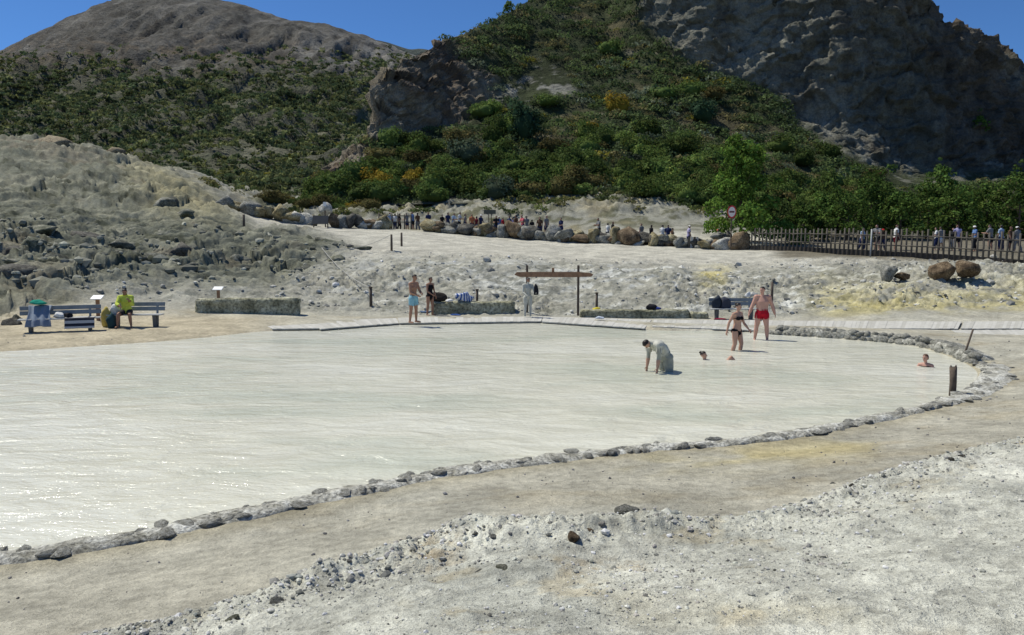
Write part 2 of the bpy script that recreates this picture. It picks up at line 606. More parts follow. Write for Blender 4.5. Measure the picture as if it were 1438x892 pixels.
Yr = np.concatenate([np.geomspace(1.2, 4.2, 25)[:-1], np.geomspace(4.2, 12, 170)[:-1], np.geomspace(12, 32, 90)[:-1],
                     np.linspace(32, 56, 190)[:-1], np.linspace(56, 82, 80)[:-1], np.linspace(82, 110, 15)])
Uc = np.concatenate([np.linspace(-1.5, -.72, 40)[:-1], np.linspace(-.72, .72, 620), np.linspace(.72, 1.5, 40)[1:]])
YY, UU = np.meshgrid(Yr, Uc, indexing='ij')
gx, gy = (UU * (YY + .6)).ravel(), YY.ravel()
GZ = ground_z(np.c_[gx, gy])
px, py, sd, bk, mound, slope = ground_zones(gx, gy, tps(np.c_[gx, gy]))
p3 = np.c_[gx, gy, GZ]
n_big = fbm(p3 * .25, 4, .55, seed=50)
n_mid = fbm(p3 * np.array([.7, 1.0, 1.0]), 4, .6, seed=55)
n_fin = fbm(p3 * 2.3, 4, .65, seed=60)
def mixv(c, d, m):
    return c * (1 - m[:, None]) + np.array(d)[None] * m[:, None]
gc = np.tile(np.array([[.435, .418, .37]]), (len(gx), 1))                                      # trodden dry mud
gc = mixv(gc, (.33, .285, .205), sstep(.05, .5, n_mid) * .5)
gc = mixv(gc, (.45, .445, .41), sstep(.0, .5, n_big) * .6)
yel = sstep(30, -20, sdist(np.c_[px, py], [(860, 640), (960, 634), (1190, 612), (1220, 626), (1000, 652), (880, 655)]))
gc = mixv(gc, (.50, .42, .19), yel * .6 * sstep(-.4, .3, n_mid))
wet = sstep(.9, .2, sd) * (gy < 24)
gc = mixv(gc, (.36, .31, .20), wet * .45)
bm_ = sstep(.1, -.15, bk)
gc = mixv(gc, (.57, .575, .54), bm_)                                                           # pale gravel bank
gc = mixv(gc, (.40, .41, .39), bm_ * sstep(-.1, .35, n_mid) * .7)
n_x = fbm(p3 * 7, 4, .7, seed=66)
gc = mixv(gc, (.32, .32, .30), bm_ * sstep(.1, .4, n_x) * .55)
gc = mixv(gc, (.70, .70, .67), bm_ * sstep(.05, .5, -n_big) * .7)
gc = mixv(gc, (.44, .38, .27), bm_ * sstep(.0, .4, n_fin) * sstep(-.1, .3, n_mid + .3 * n_big) * .5)
och = sstep(14, -16, sdist(np.c_[px, py], [(560, 800), (600, 770), (640, 775), (650, 800), (600, 815)])) + sstep(14, -16, sdist(np.c_[px, py], [(780, 800), (900, 790), (910, 812), (790, 818)]))
gc = mixv(gc, (.42, .32, .19), np.clip(och, 0, 1) * bm_ * .55 * sstep(-.3, .3, n_x))
cru = sstep(40, -30, sdist(np.c_[px, py], [(880, 892), (850, 850), (960, 835), (1010, 870), (1180, 870), (1230, 892)]))
gc = mixv(gc, (.60, .55, .42), cru * bm_ * .4 * sstep(-.2, .3, n_mid))
far = sstep(32.5, 35, gy)
gc = mixv(gc, (.36, .355, .31), far)
gc = mixv(gc, (.60, .615, .60), slope * sstep(.02, .3, n_mid) * sstep(-1.2, .6, px / 700 - 1) * .85)
gc = mixv(gc, (.185, .19, .165), slope * sstep(-.05, .3, n_fin) * .8)
sul = sstep(60, -30, sdist(np.c_[px, py], [(1160, 420), (1300, 428), (1438, 418), (1600, 420), (1600, 448), (1170, 446)])) + sstep(20, -8, sdist(np.c_[px, py], [(985, 380), (1020, 378), (1012, 395), (990, 398)]))
gc = mixv(gc, (.50, .43, .15), np.clip(sul, 0, 1) * sstep(-.25, .25, n_mid) * .8 * far)
plat = sstep(44, 50, gy) * (1 - mound)
gc = mixv(gc, (.50, .485, .43), plat * .85)
gc = mixv(gc, (.36, .35, .31), plat * sstep(.0, .4, n_mid) * .6)
pback = sstep(64, 70, gy) * (1 - mound)
gc = mixv(gc, (.25, .25, .215), pback * .92)
gc = mixv(gc, (.09, .092, .05), pback * sstep(-.05, .25, n_mid) * .8)
gc = mixv(gc, (.36, .31, .19), pback * sstep(.1, .35, n_big) * .5)
tree_shade = sstep(1070, 1110, px) * sstep(46.5, 49, gy - .55 * np.clip((1250 - px) / 40, -3, 8))
gc = mixv(gc, (.12, .105, .075), tree_shade * .85)  # shade under the trees behind the fence, painted into the ground colour
gc = mixv(gc, (.15, .158, .125), mound * .96)                                                 # lichen-grey rock mound
gc = mixv(gc, (.27, .27, .215), mound * sstep(.02, .3, fbm(p3 * np.array([.35, 1.0, 2.0]), 5, .6, seed=72)) * .8)
gc = mixv(gc, (.05, .056, .036), mound * sstep(.05, .4, fbm(p3 * .9, 4, .6, seed=70)) * .75)
gc = mixv(gc, (.34, .31, .19), mound * sstep(60, -10, sdist(np.c_[px, py], [(200, 232), (260, 240), (320, 282), (290, 292), (230, 275)])) * .6)
gc = mixv(gc, (.25, .21, .16), mound * sstep(.15, .5, n_big) * .4)
bch = sstep(.2, 1, gy - 20) * sstep(33, 31, gy) * sstep(460, 300, px) * (1 - mound)
gc = mixv(gc, (.47, .415, .32), bch * .9)
gc = gc * np.c_[np.full(len(gx), 1.0), np.full(len(gx), .99), .90 + .04 * far]
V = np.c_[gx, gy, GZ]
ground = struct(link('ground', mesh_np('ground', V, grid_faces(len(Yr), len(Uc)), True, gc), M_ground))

# the plain below, out to the horizon
PL = MB()
PL.add([(-4000, -600, -1.5), (4000, -600, -1.5), (4000, 5200, -1.5), (-4000, 5200, -1.5)], [(0, 1, 2, 3)])
struct(PL.build('terrain', M_plain))

# ---- mud water
m, nt, bs, out = nodes_of('mud_water')
tc = nd(nt, 'ShaderNodeTexCoord')
mp = nd(nt, 'ShaderNodeMapping')
mp.inputs['Scale'].default_value = (.6, 1.3, 1)
mp.inputs['Rotation'].default_value = (0, 0, .12)
nt.links.new(tc.outputs['Object'], mp.inputs['Vector'])
f0 = noise_fac(nt, .22, 4, .55, vec=mp.outputs[0])
f1 = noise_fac(nt, 1.6, 4, .55, vec=mp.outputs[0], dist=.6)
f2 = noise_fac(nt, 5.5, 4, .6, vec=mp.outputs[0], dist=.4)
f3 = noise_fac(nt, 22., 2, .5, vec=mp.outputs[0])
c = ramp(nt, f0, [(.39, (.55, .565, .465)), (.5, (.64, .63, .52)), (.62, (.695, .69, .59))])
c = mixc(nt, 1.0, c, ramp(nt, f1, [(.38, .95), (.62, 1.05)]), 'MULTIPLY')
nt.links.new(c, bs.inputs['Base Color'])
bs.inputs['Roughness'].default_value = .13
bs.inputs['IOR'].default_value = 1.33
bs.inputs['Specular IOR Level'].default_value = .5
bump(nt, bs, [(f1, .13), (f2, .022), (f3, .012)], 1.0)
M_water = m
wx = np.linspace(-26, 14, 161); wy = np.linspace(4, 36, 129)
bmw = bmesh.new()
wv = [bmw.verts.new((p[0], p[1], 0)) for p in POOL]
face = bmw.faces.new(wv)
bmesh.ops.triangulate(bmw, faces=[face])
me = bpy.data.meshes.new('pool_water'); bmw.to_mesh(me); bmw.free()
struct(link('pool_water', me, M_water))

# ---- lofted hills: columns of (photo row, distance) at several bearings
def loft(cols, nu, nv, smooth=2, tt=None):
    """cols: list of (px, [(py,Y)*n]) -> arrays px, world pos (nv,nu,3) and row parameter"""
    pxs = np.array([c[0] for c in cols], float)
    W3 = np.array([[W(c[0], a, b) for a, b in c[1]] for c in cols])     # (nc, nr, 3)
    nr = W3.shape[1]
    u = np.linspace(pxs[0], pxs[-1], nu)
    t = np.linspace(0, nr - 1, nv) if tt is None else tt
    nv = len(t)
    A = np.zeros((nu, nr, 3))
    for r in range(nr):
        for k in range(3):
            A[:, r, k] = np.interp(u, pxs, W3[:, r, k])
    B = np.zeros((nv, nu, 3))
    for k in range(3):
        i = np.clip(t.astype(int), 0, nr - 2)
        f = (t - i)
        B[:, :, k] = (A[:, i, k] * (1 - f) + A[:, i + 1, k] * f).T
    for _ in range(smooth):
        for ax in (0, 1):
            n = B.shape[ax]
            up = np.take(B, np.clip(np.arange(n) + 1, 0, n - 1), ax)
            dn = np.take(B, np.clip(np.arange(n) - 1, 0, n - 1), ax)
            B = .5 * B + .25 * (up + dn)
    return u, t, B
def normals(B):
    du = np.gradient(B, axis=1); dv = np.gradient(B, axis=0)
    n = np.cross(du, dv)
    return n / (np.linalg.norm(n, axis=2)[..., None] + 1e-9)

# far mountain (bare ash top, scrub below)
mt_cols = []
crest = [(-500, 215), (-250, 140), (-100, 100), (0, 74), (60, 46), (120, 16), (165, -2), (230, -9), (300, -1), (340, 8), (400, 27), (470, 38), (500, 46), (540, 60), (575, 72), (620, 90), (720, 130), (900, 190), (1100, 230)]
for pxx, cpy in crest:
    h = 300 - cpy
    mt_cols.append((pxx, [(306, 95), (298, 130), (300 - h * .17, 240), (300 - h * .38, 420), (300 - h * .60, 600), (300 - h * .80, 760), (cpy, 930), (cpy + 18, 1250), (330, 1900)]))
u, t, B = loft(mt_cols, 430, 240, 4)
N = normals(B)
Pm = B.reshape(-1, 3)
gul = fbm(np.c_[Pm[:, 0] / 38, Pm[:, 1] / 300, Pm[:, 2] / 300], 4, .55, seed=80, ridged=True)
d = (16 * fbm(Pm / 120, 5, .55, seed=82) + 13 * gul + 5 * fbm(np.c_[Pm[:, 0] / 12, Pm[:, 1] / 60, Pm[:, 2] / 60], 4, .62, seed=84, ridged=True)) * sstep(150, 420, Pm[:, 1]) * (1 - .75 * sstep(800, 920, Pm[:, 1]))
d = d + 1.2 * fbm(Pm / 14, 4, .6, seed=85) * sstep(110, 200, Pm[:, 1])
Pm = Pm + N.reshape(-1, 3) * d[:, None]
mpx, mpy = proj(Pm[:, 0], Pm[:, 1], Pm[:, 2])
mtpos, mtT, mtpx, mtpy = Pm, np.repeat(t, len(u)), mpx, mpy
nb = fbm(Pm / 60, 5, .6, seed=90); nf = fbm(Pm / 12, 4, .65, seed=93)
mc = np.tile(np.array([[.098, .094, .082]]), (len(Pm), 1))
mc = mixv(mc, (.145, .138, .12), sstep(.0, .4, nb))
mc = mixv(mc, (.17, .125, .075), sstep(40, 70, mpy) * sstep(125, 95, mpy) * sstep(-.1, .3, nf) * .6)
mc = mixv(mc, (.20, .195, .178), sstep(380, 470, mpx) * sstep(30, 60, mpy) * sstep(110, 90, mpy) * .8)
mc = mixv(mc, (.075, .07, .062), sstep(.12, .4, fbm(np.c_[Pm[:, 0] / 70, Pm[:, 1] / 70, Pm[:, 2] / 8], 4, .6, seed=96)) * .55)
mc = mixv(mc, (.062, .056, .046), sstep(.05, .35, fbm(np.c_[Pm[:, 0] / 9, Pm[:, 1] / 90, Pm[:, 2] / 90], 4, .62, seed=98)) * .7)
mc = mixv(mc, (.17, .165, .15), sstep(.1, .4, fbm(np.c_[Pm[:, 0] / 14, Pm[:, 1] / 110, Pm[:, 2] / 110], 4, .62, seed=99)) * .5)
low = sstep(75, 125, mpy + 22 * nb)
mc = mixv(mc, (.105, .105, .070), low * .94)
mc = mixv(mc, (.055, .066, .036), low * sstep(-.1, .3, nf + .3 * nb) * .75)
M_mount = earth('mountain_ash', b1=5.0, b2=2.0, var=.28, s1=.02, s2=.09, s3=.4)
struct(link('mountain', mesh_np('mountain', Pm, grid_faces(240, 430), True, mc), M_mount))
mtN = N.reshape(-1, 3)

# a darker ridge behind its right shoulder
rg = [(380, [(200, 1300), (120, 1400), (52, 1500), (200, 1900)]), (480, [(200, 1300), (120, 1400), (44, 1500), (200, 1900)]), (540, [(200, 1300), (120, 1400), (52, 1500), (200, 1900)]),
      (575, [(200, 1300), (120, 1400), (65, 1500), (200, 1900)]), (590, [(200, 1300), (120, 1400), (63, 1500), (200, 1900)]), (640, [(200, 1300), (130, 1400), (72, 1500), (200, 1900)]), (800, [(220, 1300), (170, 1400), (120, 1500), (200, 1900)])]
u, t, B = loft(rg, 90, 30, 1)
Pm = B.reshape(-1, 3); Pm = Pm + np.c_[Pm[:, 0] * 0, Pm[:, 0] * 0, 3 * fbm(Pm / 40, 3, seed=97)]
rc = np.tile(np.array([[.07, .085, .075]]), (len(Pm), 1))
struct(link('distant_ridge', mesh_np('distant_ridge', Pm, grid_faces(30, 90), True, rc), M_mount))

# scrub hill with rock outcrop and cliff
hl = [(425, [(294, 82), (292, 86), (291, 92), (291, 97), (291, 100), (292, 102), (300, 140)]),
      (458, [(292, 82), (282, 86), (270, 90), (262, 94), (258, 97), (258, 100), (300, 140)]),
      (468, [(291, 81), (262, 84), (252, 87), (240, 90), (226, 94), (222, 98), (300, 140)]),
      (505, [(290, 80), (262, 84.5), (246, 88), (224, 91), (212, 95), (208, 99), (290, 140)]),
      (522, [(289, 80), (262, 85), (240, 90), (215, 94), (200, 97), (194, 100), (280, 140)]),
      (530, [(289, 80), (262, 85), (238, 91), (205, 96), (165, 98), (112, 101), (270, 145)]),
      (560, [(288, 79), (262, 86), (235, 92), (190, 98.5), (135, 100.5), (88, 104), (250, 150)]),
      (590, [(287, 79), (261, 86), (228, 94), (183, 101), (125, 103.5), (70, 108), (240, 150)]),
      (612, [(287, 79), (260, 86), (226, 95), (176, 103), (110, 106.5), (62, 111), (230, 155)]),
      (650, [(286, 78), (259, 86), (220, 95), (165, 104), (98, 110), (50, 118), (200, 160)]),
      (700, [(285, 78), (258, 86), (215, 96), (160, 106), (98, 115), (26, 128), (150, 170)]),
      (740, [(284, 78), (256, 86), (211, 97), (155, 108), (85, 121), (4, 137), (120, 180)]),
      (770, [(283, 78), (254, 86), (208, 97), (150, 109), (78, 123), (-22, 142), (100, 190)]),
      (850, [(281, 78), (250, 87), (202, 99), (142, 112), (62, 128), (-40, 146), (50, 200)]),
      (905, [(283, 77), (250, 87), (200, 99.5), (140, 112), (55, 127), (-60, 132), (30, 190)]),
      (950, [(290, 76), (255, 87), (206, 100), (148, 112), (80, 123), (-70, 126.5), (30, 190)]),
      (1000, [(300, 75), (265, 86), (215, 99), (162, 111), (100, 120), (-75, 123.5), (20, 190)]),
      (1100, [(318, 72), (285, 84), (230, 98), (182, 110), (138, 117), (-70, 121), (20, 190)]),
      (1180, [(328, 70), (300, 82), (255, 96), (212, 108), (178, 113), (-50, 118), (20, 190)]),
      (1250, [(333, 68), (312, 82), (275, 96), (243, 108), (215, 111), (-30, 117), (30, 190)]),
      (1306, [(336, 66), (316, 82), (285, 97), (252, 108), (226, 111), (-6, 118), (60, 190)]),
      (1322, [(336, 66), (316, 82), (286, 97), (252, 108), (226, 111), (22, 118), (90, 190)]),
      (1345, [(337, 66), (317, 82), (288, 97), (252, 108), (226, 111.5), (30, 119), (100, 190)]),
      (1380, [(338, 66), (318, 82), (290, 97), (252, 108), (226, 112), (50, 120), (110, 190)]),
      (1425, [(338, 66), (319, 82), (290, 97), (250, 109), (222, 113), (85, 121), (130, 190)]),
      (1445, [(338, 66), (319, 82), (290, 97), (250, 109), (222, 113), (100, 122), (140, 190)]),
      (1560, [(338, 66), (319, 82), (290, 97), (250, 110), (222, 114), (120, 124), (160, 190)]),
      (1900, [(338, 66), (322, 82), (295, 97), (260, 112), (240, 118), (170, 130), (200, 190)])]
HU, HT, B = loft(hl, 560, 0, 2, np.concatenate([np.linspace(0, 3.2, 120)[:-1], np.linspace(3.2, 5.15, 220)[:-1], np.linspace(5.15, 6, 18)]))
N = normals(B)
P0 = B.reshape(-1, 3); N0 = N.reshape(-1, 3)
hpx = np.tile(HU, len(HT)); hT = np.repeat(HT, len(HU))
steep = 1 - np.abs(N0[:, 2])
hpx0, hpy0 = proj(P0[:, 0], P0[:, 1], P0[:, 2])
cliff_poly = [(880, -200), (905, 30), (960, 78), (1000, 98), (1060, 122), (1110, 152), (1150, 185), (1190, 214), (1250, 240), (1900, 235), (1900, -200)]
crop_poly = [(518, 200), (514, 110), (560, 66), (600, 46), (632, 66), (668, 96), (700, 112), (690, 146), (640, 176), (585, 186), (550, 200)]
block_poly = [(455, 258), (460, 205), (520, 205), (535, 235), (500, 256)]
PP = np.c_[hpx0, hpy0]
cliff = sstep(12, -14, sdist(PP, cliff_poly)) * (hT < 5.6)
crop = np.maximum(sstep(10, -10, sdist(PP, crop_poly)), sstep(6, -4, sdist(PP, block_poly))) * (hT < 5.6)
strata = fbm(np.c_[P0[:, 0] / 9, P0[:, 1] / 9, P0[:, 2] / 2.2], 4, .6, seed=101, ridged=True)
d = 1.0 * fbm(P0 / 7, 5, .58, seed=103) * sstep(0, .8, hT)
def f_cliff(p):
    w_ = p + 1.5 * np.c_[fbm(p / 6, 2, seed=151), fbm(p / 6, 2, seed=153), fbm(p / 6, 2, seed=155)]
    rot = np.c_[w_[:, 0] + .45 * w_[:, 2], w_[:, 1], w_[:, 2] - .3 * w_[:, 0]]
    return (1.3 * fbm(p / 12, 4, .6, seed=105, ridged=True) + .75 * cells(rot / np.array([5, 5, 3.0]), 230) + .45 * cells(rot / np.array([2.0, 2.0, 1.3]), 240)
            + .55 * fbm(p / 2.6, 4, .62, seed=107, ridged=True) - .7)
d = d + where(cliff, f_cliff, P0)
def f_crop(p):
    w_ = p + 1.2 * np.c_[fbm(p / 5, 2, seed=161), fbm(p / 5, 2, seed=163), fbm(p / 5, 2, seed=165)]
    rot = np.c_[w_[:, 0] - .5 * w_[:, 2], w_[:, 1], w_[:, 2] + .4 * w_[:, 0]]
    return 1.3 * fbm(p / 6.5, 4, .6, seed=109, ridged=True) + .8 * cells(rot / np.array([3.4, 3.4, 1.8]), 250) + .4 * cells(rot / 1.4, 260) + .3 * fbm(p / 1.8, 3, .6, seed=167, ridged=True) - .7
d = d + where(crop, f_crop, P0)
back = sstep(5.0, 5.6, hT)
d = d * (1 - .6 * back)
Ph = P0 + N0 * d[:, None] * np.where(N0[:, 2:3] < 0, 1, 1)
hb = fbm(Ph / 9, 5, .6, seed=111); hf = fbm(Ph / 2.0, 4, .62, seed=113)
hc = np.tile(np.array([[.046, .058, .026]]), (len(Ph), 1))
hc = mixv(hc, (.13, .112, .062), sstep(.2, .45, hb) * .75)
hc = mixv(hc, (.24, .22, .165), sstep(.2, .45, hf) * sstep(.0, .35, hb) * .6)
white = sstep(25, -10, sdist(PP, [(745, 100), (790, 92), (800, 125), (745, 138), (700, 135)]))
hc = mixv(hc, (.30, .295, .26), white * sstep(.0, .25, hf) * .8)
scree = sstep(22, -10, sdist(PP, [(1095, 130), (1170, 175), (1240, 165), (1260, 215), (1300, 250), (1200, 235), (1120, 170)]))
scree = np.maximum(scree, sstep(16, -8, sdist(PP, [(1230, 240), (1340, 225), (1420, 232), (1420, 252), (1260, 262)])))
hc = mixv(hc, (.14, .137, .108), cliff * .95)
hc = mixv(hc, (.17, .175, .15), cliff * sstep(0, .35, hb) * .8)
hc = mixv(hc, (.13, .095, .06), cliff * sstep(.05, .35, fbm(Ph / np.array([10, 10, 4]), 4, .6, seed=117)) * .5)
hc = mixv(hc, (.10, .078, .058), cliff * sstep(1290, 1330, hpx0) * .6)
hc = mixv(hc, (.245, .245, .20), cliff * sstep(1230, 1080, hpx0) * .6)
hc = mixv(hc, (.075, .07, .056), cliff * sstep(.08, .32, fbm(Ph / np.array([2.6, 5, 14]), 4, .62, seed=118)) * .6)
hc = mixv(hc, (.21, .20, .155), cliff * sstep(.1, .35, fbm(Ph / np.array([3.5, 6, 11]), 4, .62, seed=119)) * .55)
hc = mixv(hc, (.27, .235, .175), crop * .95)
hc = mixv(hc, (.135, .095, .068), crop * sstep(.0, .4, hb) * .7)
hc = mixv(hc, (.15, .125, .10), crop * sstep(.15, .45, hf) * .6)
hc = mixv(hc, (.27, .265, .22), scree * sstep(-.05, .3, hf) * .7)
edge = sstep(.9, .2, hT)
hc = mixv(hc, (.24, .235, .195), edge * .6)
M_hill = earth('hill_earth', b1=.70, b2=.25, var=.24, s1=.12, s2=.7, s3=4.0)
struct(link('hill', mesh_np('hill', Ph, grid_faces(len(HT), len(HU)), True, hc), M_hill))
HG = Ph.reshape(len(HT), len(HU), 3)
def on_hill(pxv, tv):
    i = np.clip(np.interp(tv, HT, np.arange(len(HT))).round().astype(int), 0, len(HT) - 1)
    j = np.clip(np.interp(pxv, HU, np.arange(len(HU))).round().astype(int), 0, len(HU) - 1)
    return HG[i, j], i * len(HU) + j
# ================================================================== VEGETATION
LM = {'dark': leaf_mat('leaf_dark', (.054, .090, .024), (.110, .160, .044), .5),
      'mid': leaf_mat('leaf_mid', (.080, .125, .031), (.150, .205, .054), .45),
      'olive': leaf_mat('leaf_olive', (.085, .082, .030), (.145, .13, .05)),
      'grey': leaf_mat('leaf_grey', (.050, .072, .045), (.095, .125, .080)),
      'broom': leaf_mat('leaf_broom', (.15, .12, .018), (.26, .19, .025)),
      'blue': leaf_mat('leaf_blue', (.030, .065, .035), (.060, .110, .060), .05),
      'bright': leaf_mat('leaf_bright', (.080, .15, .025), (.135, .23, .044), .05),
      'tamarisk': leaf_mat('leaf_tamarisk', (.055, .105, .024), (.11, .175, .042), .3),
      'far': leaf_mat('leaf_far', (.066, .084, .040), (.115, .134, .070), .0)}
M_twig = simple('twig_bark', (.11, .085, .06), .9, .3, 8, .01)

def leaf_cloud(n, blobs, size, seed, shade=(.55, 1.45), flat=.55):
    """n leaf-shaped quads spread through and over a set of lumpy blobs (centre, radii)"""
    r_ = np.random.default_rng(seed)
    wts = np.array([b[1][0] * b[1][1] + b[1][0] * b[1][2] for b in blobs]); wts = wts / wts.sum()
    k = r_.choice(len(blobs), n, p=wts)
    C_ = np.array([b[0] for b in blobs])[k]; R_ = np.array([b[1] for b in blobs])[k]
    d = r_.normal(size=(n, 3)); d /= np.linalg.norm(d, axis=1)[:, None]
    d[:, 2] = np.where(d[:, 2] < -.35, -d[:, 2], d[:, 2])
    rad = r_.uniform(.72, 1.08, n) + .22 * vnoise(d * 2.3 + k[:, None] * 5.1, seed)
    c = C_ + d * R_ * rad[:, None]
    nrm = d + r_.normal(size=(n, 3)) * .55
    nrm /= np.linalg.norm(nrm, axis=1)[:, None]
    a = np.cross(nrm, r_.normal(size=(n, 3))); a /= np.linalg.norm(a, axis=1)[:, None]
    b = np.cross(nrm, a)
    s = size * r_.uniform(.6, 1.4, n)[:, None]
    q = np.stack([c - a * s, c - b * s * flat, c + a * s + nrm * s * .2, c + b * s * flat], 1).reshape(-1, 3)
    F = np.arange(4 * n).reshape(n, 4)
    tone = r_.uniform(shade[0], shade[1], n) * (1 + .25 * vnoise(c * 1.1, seed + 3))
    col = np.repeat(tone[:, None], 3, 1); col[:, 0] *= r_.uniform(.85, 1.2, n)
    return q, F, np.repeat(col, 4, 0)
def bush_mesh(name, seed, n=330, size=.12, w=1.0, h=.9, blobs=7, core=True):
    """unit bush: about 2 w wide and h tall, base at z=0"""
    r_ = np.random.default_rng(seed)
    bl = [((0, 0, h * .42), (w * .72, w * .72, h * .46))]
    for _ in range(blobs):
        a = r_.uniform(0, 6.28); rr = r_.uniform(.25, .72) * w
        s = r_.uniform(.26, .46)
        bl.append(((rr * math.cos(a), rr * math.sin(a), r_.uniform(.25, .78) * h), (s * w, s * w, s * h * .95)))
    q, F, col = leaf_cloud(n, bl, size, seed)
    Vs, Fs, Cs = [q], [F], [col]
    off = len(q)
    tris = []
    if core:
        V, T = ico(2)
        V = V * (1 + .4 * fbm(V * 2.6 + seed, 3, seed=seed))[:, None]
        V = V * np.array([w * .62, w * .62, h * .38]) + np.array([0, 0, h * .40])
        Vs.append(V); tris.append(T + off); Cs.append(np.full((len(V), 3), 1.0)); off += len(V)
    for k in range(5):                                   # bare stems at the foot
        a = r_.uniform(0, 6.28)
        tv, tf = tube_geo([(.05 * math.cos(a), .05 * math.sin(a), -.25), (.3 * w * math.cos(a), .3 * w * math.sin(a), h * .45)], [.03, .012], 4, False)
        Vs.append(np.array(tv)); Fs.append(np.array(tf) + off); Cs.append(np.full((len(tv), 3), 1.0)); off += len(tv)
    return mesh_np(name, np.concatenate(Vs), [np.concatenate(Fs)] + tris, True, np.concatenate(Cs))
BUSH = {}
for k, mname in enumerate(('dark', 'mid', 'olive', 'grey', 'broom')):
    for v in range(3):
        me = bush_mesh('shrub_%s' % mname, 100 + 10 * k + v, 820, .066, 1.0, (1.0, 1.25, .85)[v])
        me.materials.append(LM[mname])
        BUSH[mname, v] = me

# sample the shrubs of the hill
r_ = np.random.default_rng(21)
n = 7600
spx = r_.uniform(440, 1900, n); stt = r_.uniform(.12, 5.3, n)
pos, idx = on_hill(spx, stt)
q0x, q0y = proj(*pos.T)
veg = (cliff[idx] < .4) & (crop[idx] < .45) & (white[idx] < .5) & (scree[idx] < .55)
veg &= (r_.uniform(size=n) < sstep(.55, -.05, hb[idx]) * .55 + .45)
veg &= ~((spx > 1325) & (stt > 3.0))
pos, q0x, q0y, idx = pos[veg], q0x[veg], q0y[veg], idx[veg]
n = len(pos)
size = r_.uniform(.6, 1.0, n) * np.where(r_.uniform(size=n) < .45, r_.uniform(1.5, 2.3, n), 1.0) * (1 + .25 * (r_.uniform(size=n) > .9))
size *= np.where(q0x > 1250, .8, 1.0)
vis = (q0x > -10) & (q0x < 1450) & (q0y > -15) & (q0y < 345)
area = size / pos[:, 1] * vis
order = np.argsort(-area)
kinds = r_.choice(['dark', 'mid', 'olive', 'grey', 'broom'], n, p=[.40, .40, .11, .06, .03])
SH_LABEL = {'dark': ('dark green rounded shrub growing on the hillside below the cliff', 'dark green hillside shrubs'),
            'mid': ('fresh mid-green shrub growing on the hillside below the cliff', 'mid-green hillside shrubs'),
            'olive': ('dry olive-brown shrub growing on the hillside below the cliff', 'olive-brown hillside shrubs'),
            'grey': ('silvery grey-green shrub growing on the hillside below the cliff', 'grey-green hillside shrubs'),
            'broom': ('yellow-flowering broom shrub growing on the hillside below the cliff', 'yellow broom shrubs')}
for i in order[:300]:
    kd = kinds[i]
    s = size[i]
    o = link('shrub', BUSH[kd, int(r_.integers(3))], None, None, pos[i] - np.array([0, 0, .12]), (0, 0, float(r_.uniform(0, 6.28))),
             (s * r_.uniform(.85, 1.2), s * r_.uniform(.85, 1.2), s * r_.uniform(.8, 1.15)))
    x_, y_ = q0x[i], q0y[i]
    spot = ('beneath the brown rock outcrop' if x_ < 690 and y_ > 150 else 'on the hilltop above the rock outcrop' if y_ < 105 and x_ < 800 else 'on the bare upper slope beside the cliff' if y_ < 150 else
            'on the lower slope behind the visitor path' if y_ > 235 and x_ < 1000 else 'behind the bright green tree' if x_ > 1000 and x_ < 1120 else 'at the foot of the dark cliff' if x_ >= 1120 else 'in the middle of the hillside around the agave')
    tag(o, SH_LABEL[kd][0].split(' growing')[0] + ' growing ' + spot, 'shrub', SH_LABEL[kd][1] + ' ' + spot)
rest = [i for i in order[300:] if q0x[i] > 400]
def tuft_field(P, S, n_leaf, leaf, seed, tone, blob=True, hz=.75):
    """many low tufts as one mass; tone (m,3) tints each tuft"""
    r_ = np.random.default_rng(seed)
    m = len(P)
    d = r_.normal(size=(m, n_leaf, 3)); d /= np.linalg.norm(d, axis=2)[..., None]
    d[..., 2] = np.abs(d[..., 2]) * .9 - .1
    rad = r_.uniform(.6, 1.05, (m, n_leaf, 1))
    c = P[:, None] + d * rad * S[:, None, None] * np.array([1, 1, hz])
    nr_ = d + r_.normal(size=d.shape) * .5
    nr_ /= np.linalg.norm(nr_, axis=2)[..., None]
    a = np.cross(nr_, r_.normal(size=d.shape)); a /= np.linalg.norm(a, axis=2)[..., None]
    b = np.cross(nr_, a)
    s = (S[:, None, None] * leaf) * r_.uniform(.6, 1.4, (m, n_leaf, 1))
    q = np.stack([c - a * s * 1.2, c - b * s * .75 + a * s * .6, c + a * s * .6 + b * s * .75], 2).reshape(-1, 3)
    F = np.arange(len(q)).reshape(-1, 3)
    col = np.repeat((tone[:, None] * r_.uniform(.6, 1.4, (m, n_leaf, 1))).reshape(-1, 3), 3, 0)
    return q, F, col
tc_ = {'dark': (.8, .95, .8), 'mid': (1.3, 1.5, 1.1), 'olive': (2.1, 1.6, 1.4), 'grey': (1.8, 1.8, 2.3), 'broom': (2.6, 2.0, .7)}
ri = np.array(rest)
q, F, col = tuft_field(pos[ri], size[ri], 90, .12, 31, np.array([tc_[kinds[i]] for i in ri]))
stuff(link('hillside_scrub', mesh_np('hillside_scrub', q, F, True, col), LM['far']), 'dense low green scrub covering the hillside between the larger shrubs', 'scrub')

